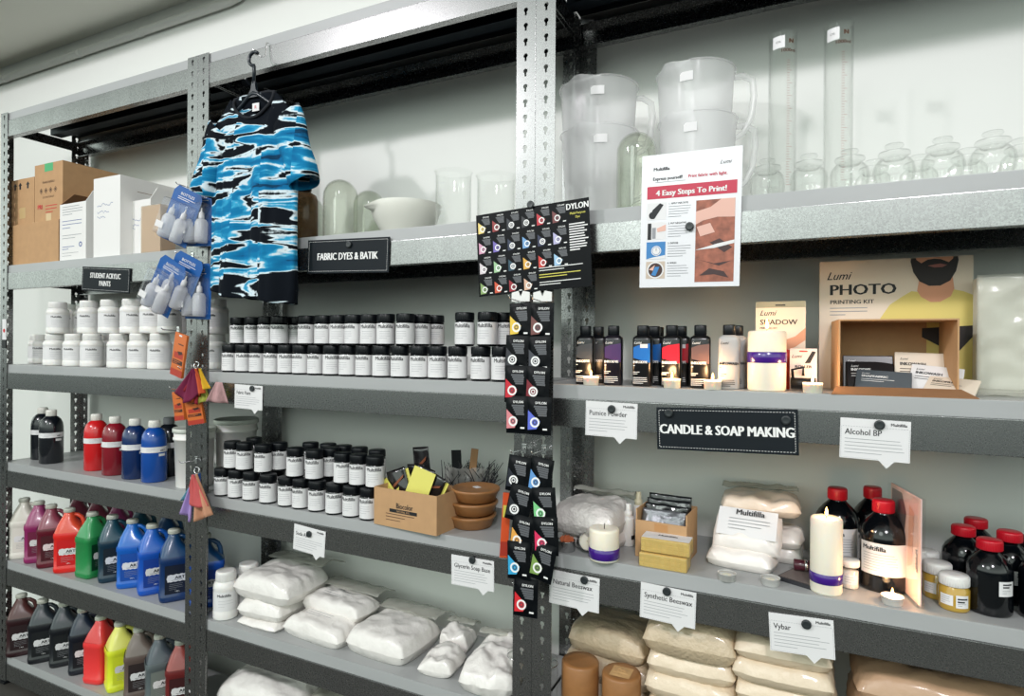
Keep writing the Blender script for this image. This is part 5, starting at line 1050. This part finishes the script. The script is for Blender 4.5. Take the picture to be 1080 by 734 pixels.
q = M(); q.box((L/2, .006, H/2), (L*1.03, .0016, H*1.02), CLEAR); q.box((L/2, -.006, H/2), (L*1.03, .0016, H*1.02), CLEAR); q.box((L/2, -.010, .001), (L*1.03, .03, .002), CLEAR); q.build('clear_stand', r)
GOLD = mat('gold_oil', C(186, 150, 58), .15, coat=.6, sss=.2)
def goldjar(P, R, h, lab, rz=0):
    r = thing('oil_jar', lab, 'jar', P, face(P)+rz, 'small gold jars with white lids')
    M().lathe([(R*.92, 0), (R, .004), (R, h*.60), (R*.86, h*.68), (R*.84, h*.72)], GOLD, 36).build('glass', r); m = M().lathe([(R*.90, h*.70), (R*.96, h*.71), (R*.96, h*.97), (R*.9, h), (R*.3, h)], HDPE, 36)
    for k in range(36): m.box((R*.96, 0, h*.84), (.001, .0016, h*.24), HDPE, X=Matrix.Rotation(2*PI*k/36, 4, 'Z'))
    m.build('lid', r); m = M(); Q = R+.0005; m.patch(Q, -.95, -.05, h*.18, h*.48, WHITE, 10); m.patch(Q, .12, 1.0, h*.14, h*.50, WHITE, 10); m.lines(R*.22, h*.42, R*.7, 2, h*.08, h*.04, INK, -.0005, 2, Q); m.lines(R*.22, h*.27, R*.7, 2, h*.05, h*.014, GREY, -.0005, 4, Q); m.lines(-R*.85, h*.42, R*.7, 4, h*.06, h*.01, GREY, -.0005, 4, Q); m.build('label', r)
goldjar(stand(1006, 646, z, .0255), .0255, .066, 'gold oil jar nearest of the white-lidded group'); P = stand(1006, 646, z, .0255)
for dx, dy, hh, lab in ((-.019, .051, .070, 'gold oil jar in the middle of the white-lidded group'), (-.032, .104, .076, 'gold oil jar at the back of the white-lidded group')): goldjar(P+Vector((dx, dy, 0)), .0255, hh, lab)
goldjar(stand(970, 628, z, .020)+Vector((-.004, .022, 0)), .020, .082, 'tall gold oil jar against the pink leaflet', .2)
gr = 'small amber bottles with red caps'
P = stand(1043, 651, z, .0365); amber(P, .0365, .137, 'small red-capped amber bottle in front, left', .55, False, gr); amber(P+Vector((.082, .004, 0)), .0365, .137, 'small red-capped amber bottle in front, cut by right edge', .45, False, gr)
amber(P+Vector((-.025, .085, 0)), .0365, .137, 'small red-capped amber bottle behind left, closest to gold jars', .3, False, gr); amber(P+Vector((.050, .082, 0)), .0365, .137, 'small red-capped amber bottle in the middle of second row', .3, False, gr); amber(P+Vector((.012, .165, 0)), .0365, .137, 'small red-capped amber bottle in the back row', .3, False, gr); amber(P+Vector((.115, .16, 0)), .0365, .145, 'small amber bottle with dark cap at back right', .3, False, gr)
# ------------------------------------------------------------------ lowest visible shelf of the right unit
z = SZ['E']; CB = mat('cream_wax_pellets', C(206, 186, 156), .4, coat=.4, bump=(.7, 120), var=(.12, 14, (1, 1, 1))); CB2 = mat('pale_wax_pellets', C(222, 204, 178), .4, coat=.4, bump=(.5, 90)); gb = 'wax pellet bags on the lowest right shelf'
def stackbag(x0, x1, Y, d, h, dz, m, lab, seed, flap=0, rot=0):
    zz = z+dz; xl, xr = xa(x0, Y, zz+h/2), xa(x1, Y, zz+h/2); w = xr-xl; r = thing('pellet_bag', lab, 'bag', ((xl+xr)/2, Y+d/2, zz), rot, gb); mm, fn = bag_mesh(w, d, h, m, seed, 4.2, .005); mm.build('filling', r)
    if flap: q = M(); q.grid(lambda u, v: ((u-.5)*w*.94, d*.30+flap*v, h*.85-h*.1*v+.008*math.sin(v*PI)+.006*noise.noise((u*8, v*6, seed))), 20, 12, WRAP); n0 = len(q.v); q.text('Multifilla', .014, INK, 0, 0, 0, 1, .02)
    if flap:
        for i in range(n0, len(q.v)): p = q.v[i]; q.v[i] = Vector((p.x-.01, d*.30+flap*.4+p.z, h*.80+.014))
        q.build('empty_film', r)
stackbag(590, 690, YF+.10, .19, .06, 0, CB2, 'pellet bag at the bottom behind the brown wax cylinders', 51); stackbag(590, 688, YF+.11, .18, .07, .055, CB, 'pellet bag in the middle behind the brown wax cylinders', 52); stackbag(597, 684, YF+.115, .17, .075, .12, CB, 'pellet bag on top behind the brown wax cylinders', 53, .07, -.1)
for k in range(5): stackbag(676+(k % 2)*2, 778-(k % 2)*3, YF+.035+.008*(k % 2), .24, .062 if k < 4 else .085, .050*k, CB if k in (1, 4) else CB2, ['bottom pellet bag of the middle stack', 'second pellet bag up in the middle stack', 'third pellet bag up in the middle stack', 'fourth pellet bag up in the middle stack', 'top pellet bag of the middle stack under beeswax card'][k], 60+k, .06 if k == 4 else 0, .03*(k % 2)-.02)
for k in range(6): stackbag(768+(k % 2)*3, 884-(k % 3)*2, YF+.03+.006*(k % 2), .22, .054, .0465*k, CB2, ['lowest pellet bag under the vybar card', 'second lowest pellet bag under the vybar card', 'third pellet bag up under the vybar card', 'fourth pellet bag up under the vybar card', 'fifth pellet bag up under the vybar card', 'topmost pellet bag touching the vybar card'][k], 70+k, .05 if k == 5 else 0, .02*(k % 2))
for k in range(4): stackbag(896+(k % 2)*4, 1110, YF+.04+.01*(k % 2), .22, .074, .062*k, mat('tan_wax_bag', C(196, 160, 128), .45, coat=.3, bump=(.5, 60), var=(.15, 12, (1, 1, 1))), ['lowest tan wax bag at the bottom right', 'second tan wax bag at the bottom right', 'third tan wax bag at the bottom right', 'topmost tan wax bag at the bottom right'][k], 80+k)
for x, lab, hh, Y in ((612, 'left brown wax cylinder standing on the lowest right shelf', .138, YF+.055), (655.5, 'right brown wax cylinder with rough top', .135, YF+.053)):
    P = Vector((xa(x, Y, z+.13), Y, z)); r = thing('wax_cylinder', lab, 'wax', P, 0, 'brown wax cylinders'); M().lathe([(.043, 0), (.0455, .003), (.0455, hh-.004), (.043, hh), (.03, hh-.001), (.001, hh-.002)], WAX, 48, cap=(True, False)).build('wax', r)
    if Y < YF+.054: q = M(); q.grid(lambda u, v: (.024*(u-.5)*2, .024*(v-.5)*2, hh-.0005+.004*max(0, 1-((u-.5)**2+(v-.5)**2)*4)*(.6+noise.noise((u*9, v*9, 1)))), 18, 18, mat('pale_wax', C(200, 160, 110), .5)); q.build('rough_top', r)
Y = YF+.02
for x, lab in ((578, 'small clear jar with wire bail beside left brown cylinder'), (546, 'small clear jar behind the right double post')):
    P = Vector((xa(x, YF+.05, z), YF+.045, z)); r = thing('bail_jar', lab, 'glass jar', P, 0, 'small clear bail jars'); M().lathe([(.024, 0), (.026, .003), (.026, .10), (.022, .112), (.022, .12)], CLEAR, 30).build('glass', r); M().lathe([(.0235, .118), (.0245, .12), (.0245, .128), (.020, .131), (.002, .131)], CLEAR, 30).build('lid', r); M().tube([(.0252*math.cos(k*PI/12), .0252*math.sin(k*PI/12), .116) for k in range(24)], .001, WIRE, 6, closed=True).build('wire_bail', r)
# ------------------------------------------------------------------ light
def lamp(name, P, T, size, e, col=(1, 1, 1), spread=180):
    l = bpy.data.lights.new(name, 'AREA'); l.shape = 'DISK'; l.size = size; l.energy = e; l.color = col; l.spread = math.radians(spread); o = bpy.data.objects.new(name, l); COL.objects.link(o); o.location = P
    o.rotation_euler = (Vector(T)-Vector(P)).to_track_quat('-Z', 'Y').to_euler()
lamp('ceiling_or_fill_lamp', (-3.1, -1.87, 3.62), (-1.5, 1.5, 1.6), .2, 70, (1, .95, .995))
lamp('ceiling_or_fill_lamp', (.75, -1.75, 3.55), (0, 1.5, 1.5), .5, 72, (1, .95, .995))
lamp('ceiling_or_fill_lamp', (-1.2, -2.9, 3.3), (-1.2, 1.4, .6), 1.6, 32, (.92, 1, .96))  # broad fill light, added to brighten the lower shelves
w_ = bpy.data.worlds.new('room_light'); SC.world = w_; w_.use_nodes = True; nt = w_.node_tree; bg = nt.nodes['Background']
tc = nt.nodes.new('ShaderNodeTexCoord'); s = nt.nodes.new('ShaderNodeSeparateXYZ'); rp = nt.nodes.new('ShaderNodeValToRGB'); mr = nt.nodes.new('ShaderNodeMapRange'); mr.inputs[1].default_value = -1; mr.inputs[2].default_value = 1
nt.links.new(tc.outputs['Generated'], s.inputs[0]); nt.links.new(s.outputs[2], mr.inputs[0]); nt.links.new(mr.outputs[0], rp.inputs[0]); e = rp.color_ramp.elements
e[0].position = 0; e[0].color = (.012, .02, .026, 1); e[1].position = 1; e[1].color = (.5, .56, .53, 1)
for q_, c in ((.38, (.016, .026, .032, 1)), (.465, (.06, .078, .076, 1)), (.50, (.36, .42, .39, 1)), (.53, (1.75, 2.0, 1.84, 1)), (.60, (1.75, 2.0, 1.84, 1)), (.75, (.9, 1.02, .95, 1))): q = e.new(q_); q.color = c
nt.links.new(rp.outputs[0], bg.inputs[0]); bg.inputs[1].default_value = 1.0
SC.view_settings.view_transform = 'Standard'; SC.view_settings.look = 'None'; SC.view_settings.gamma = 1; SC.view_settings.use_curve_mapping = False
SC.view_settings.exposure = -0.15
SC.cycles.max_bounces = 10; SC.cycles.transparent_max_bounces = 24; SC.cycles.caustics_reflective = False; SC.cycles.caustics_refractive = False
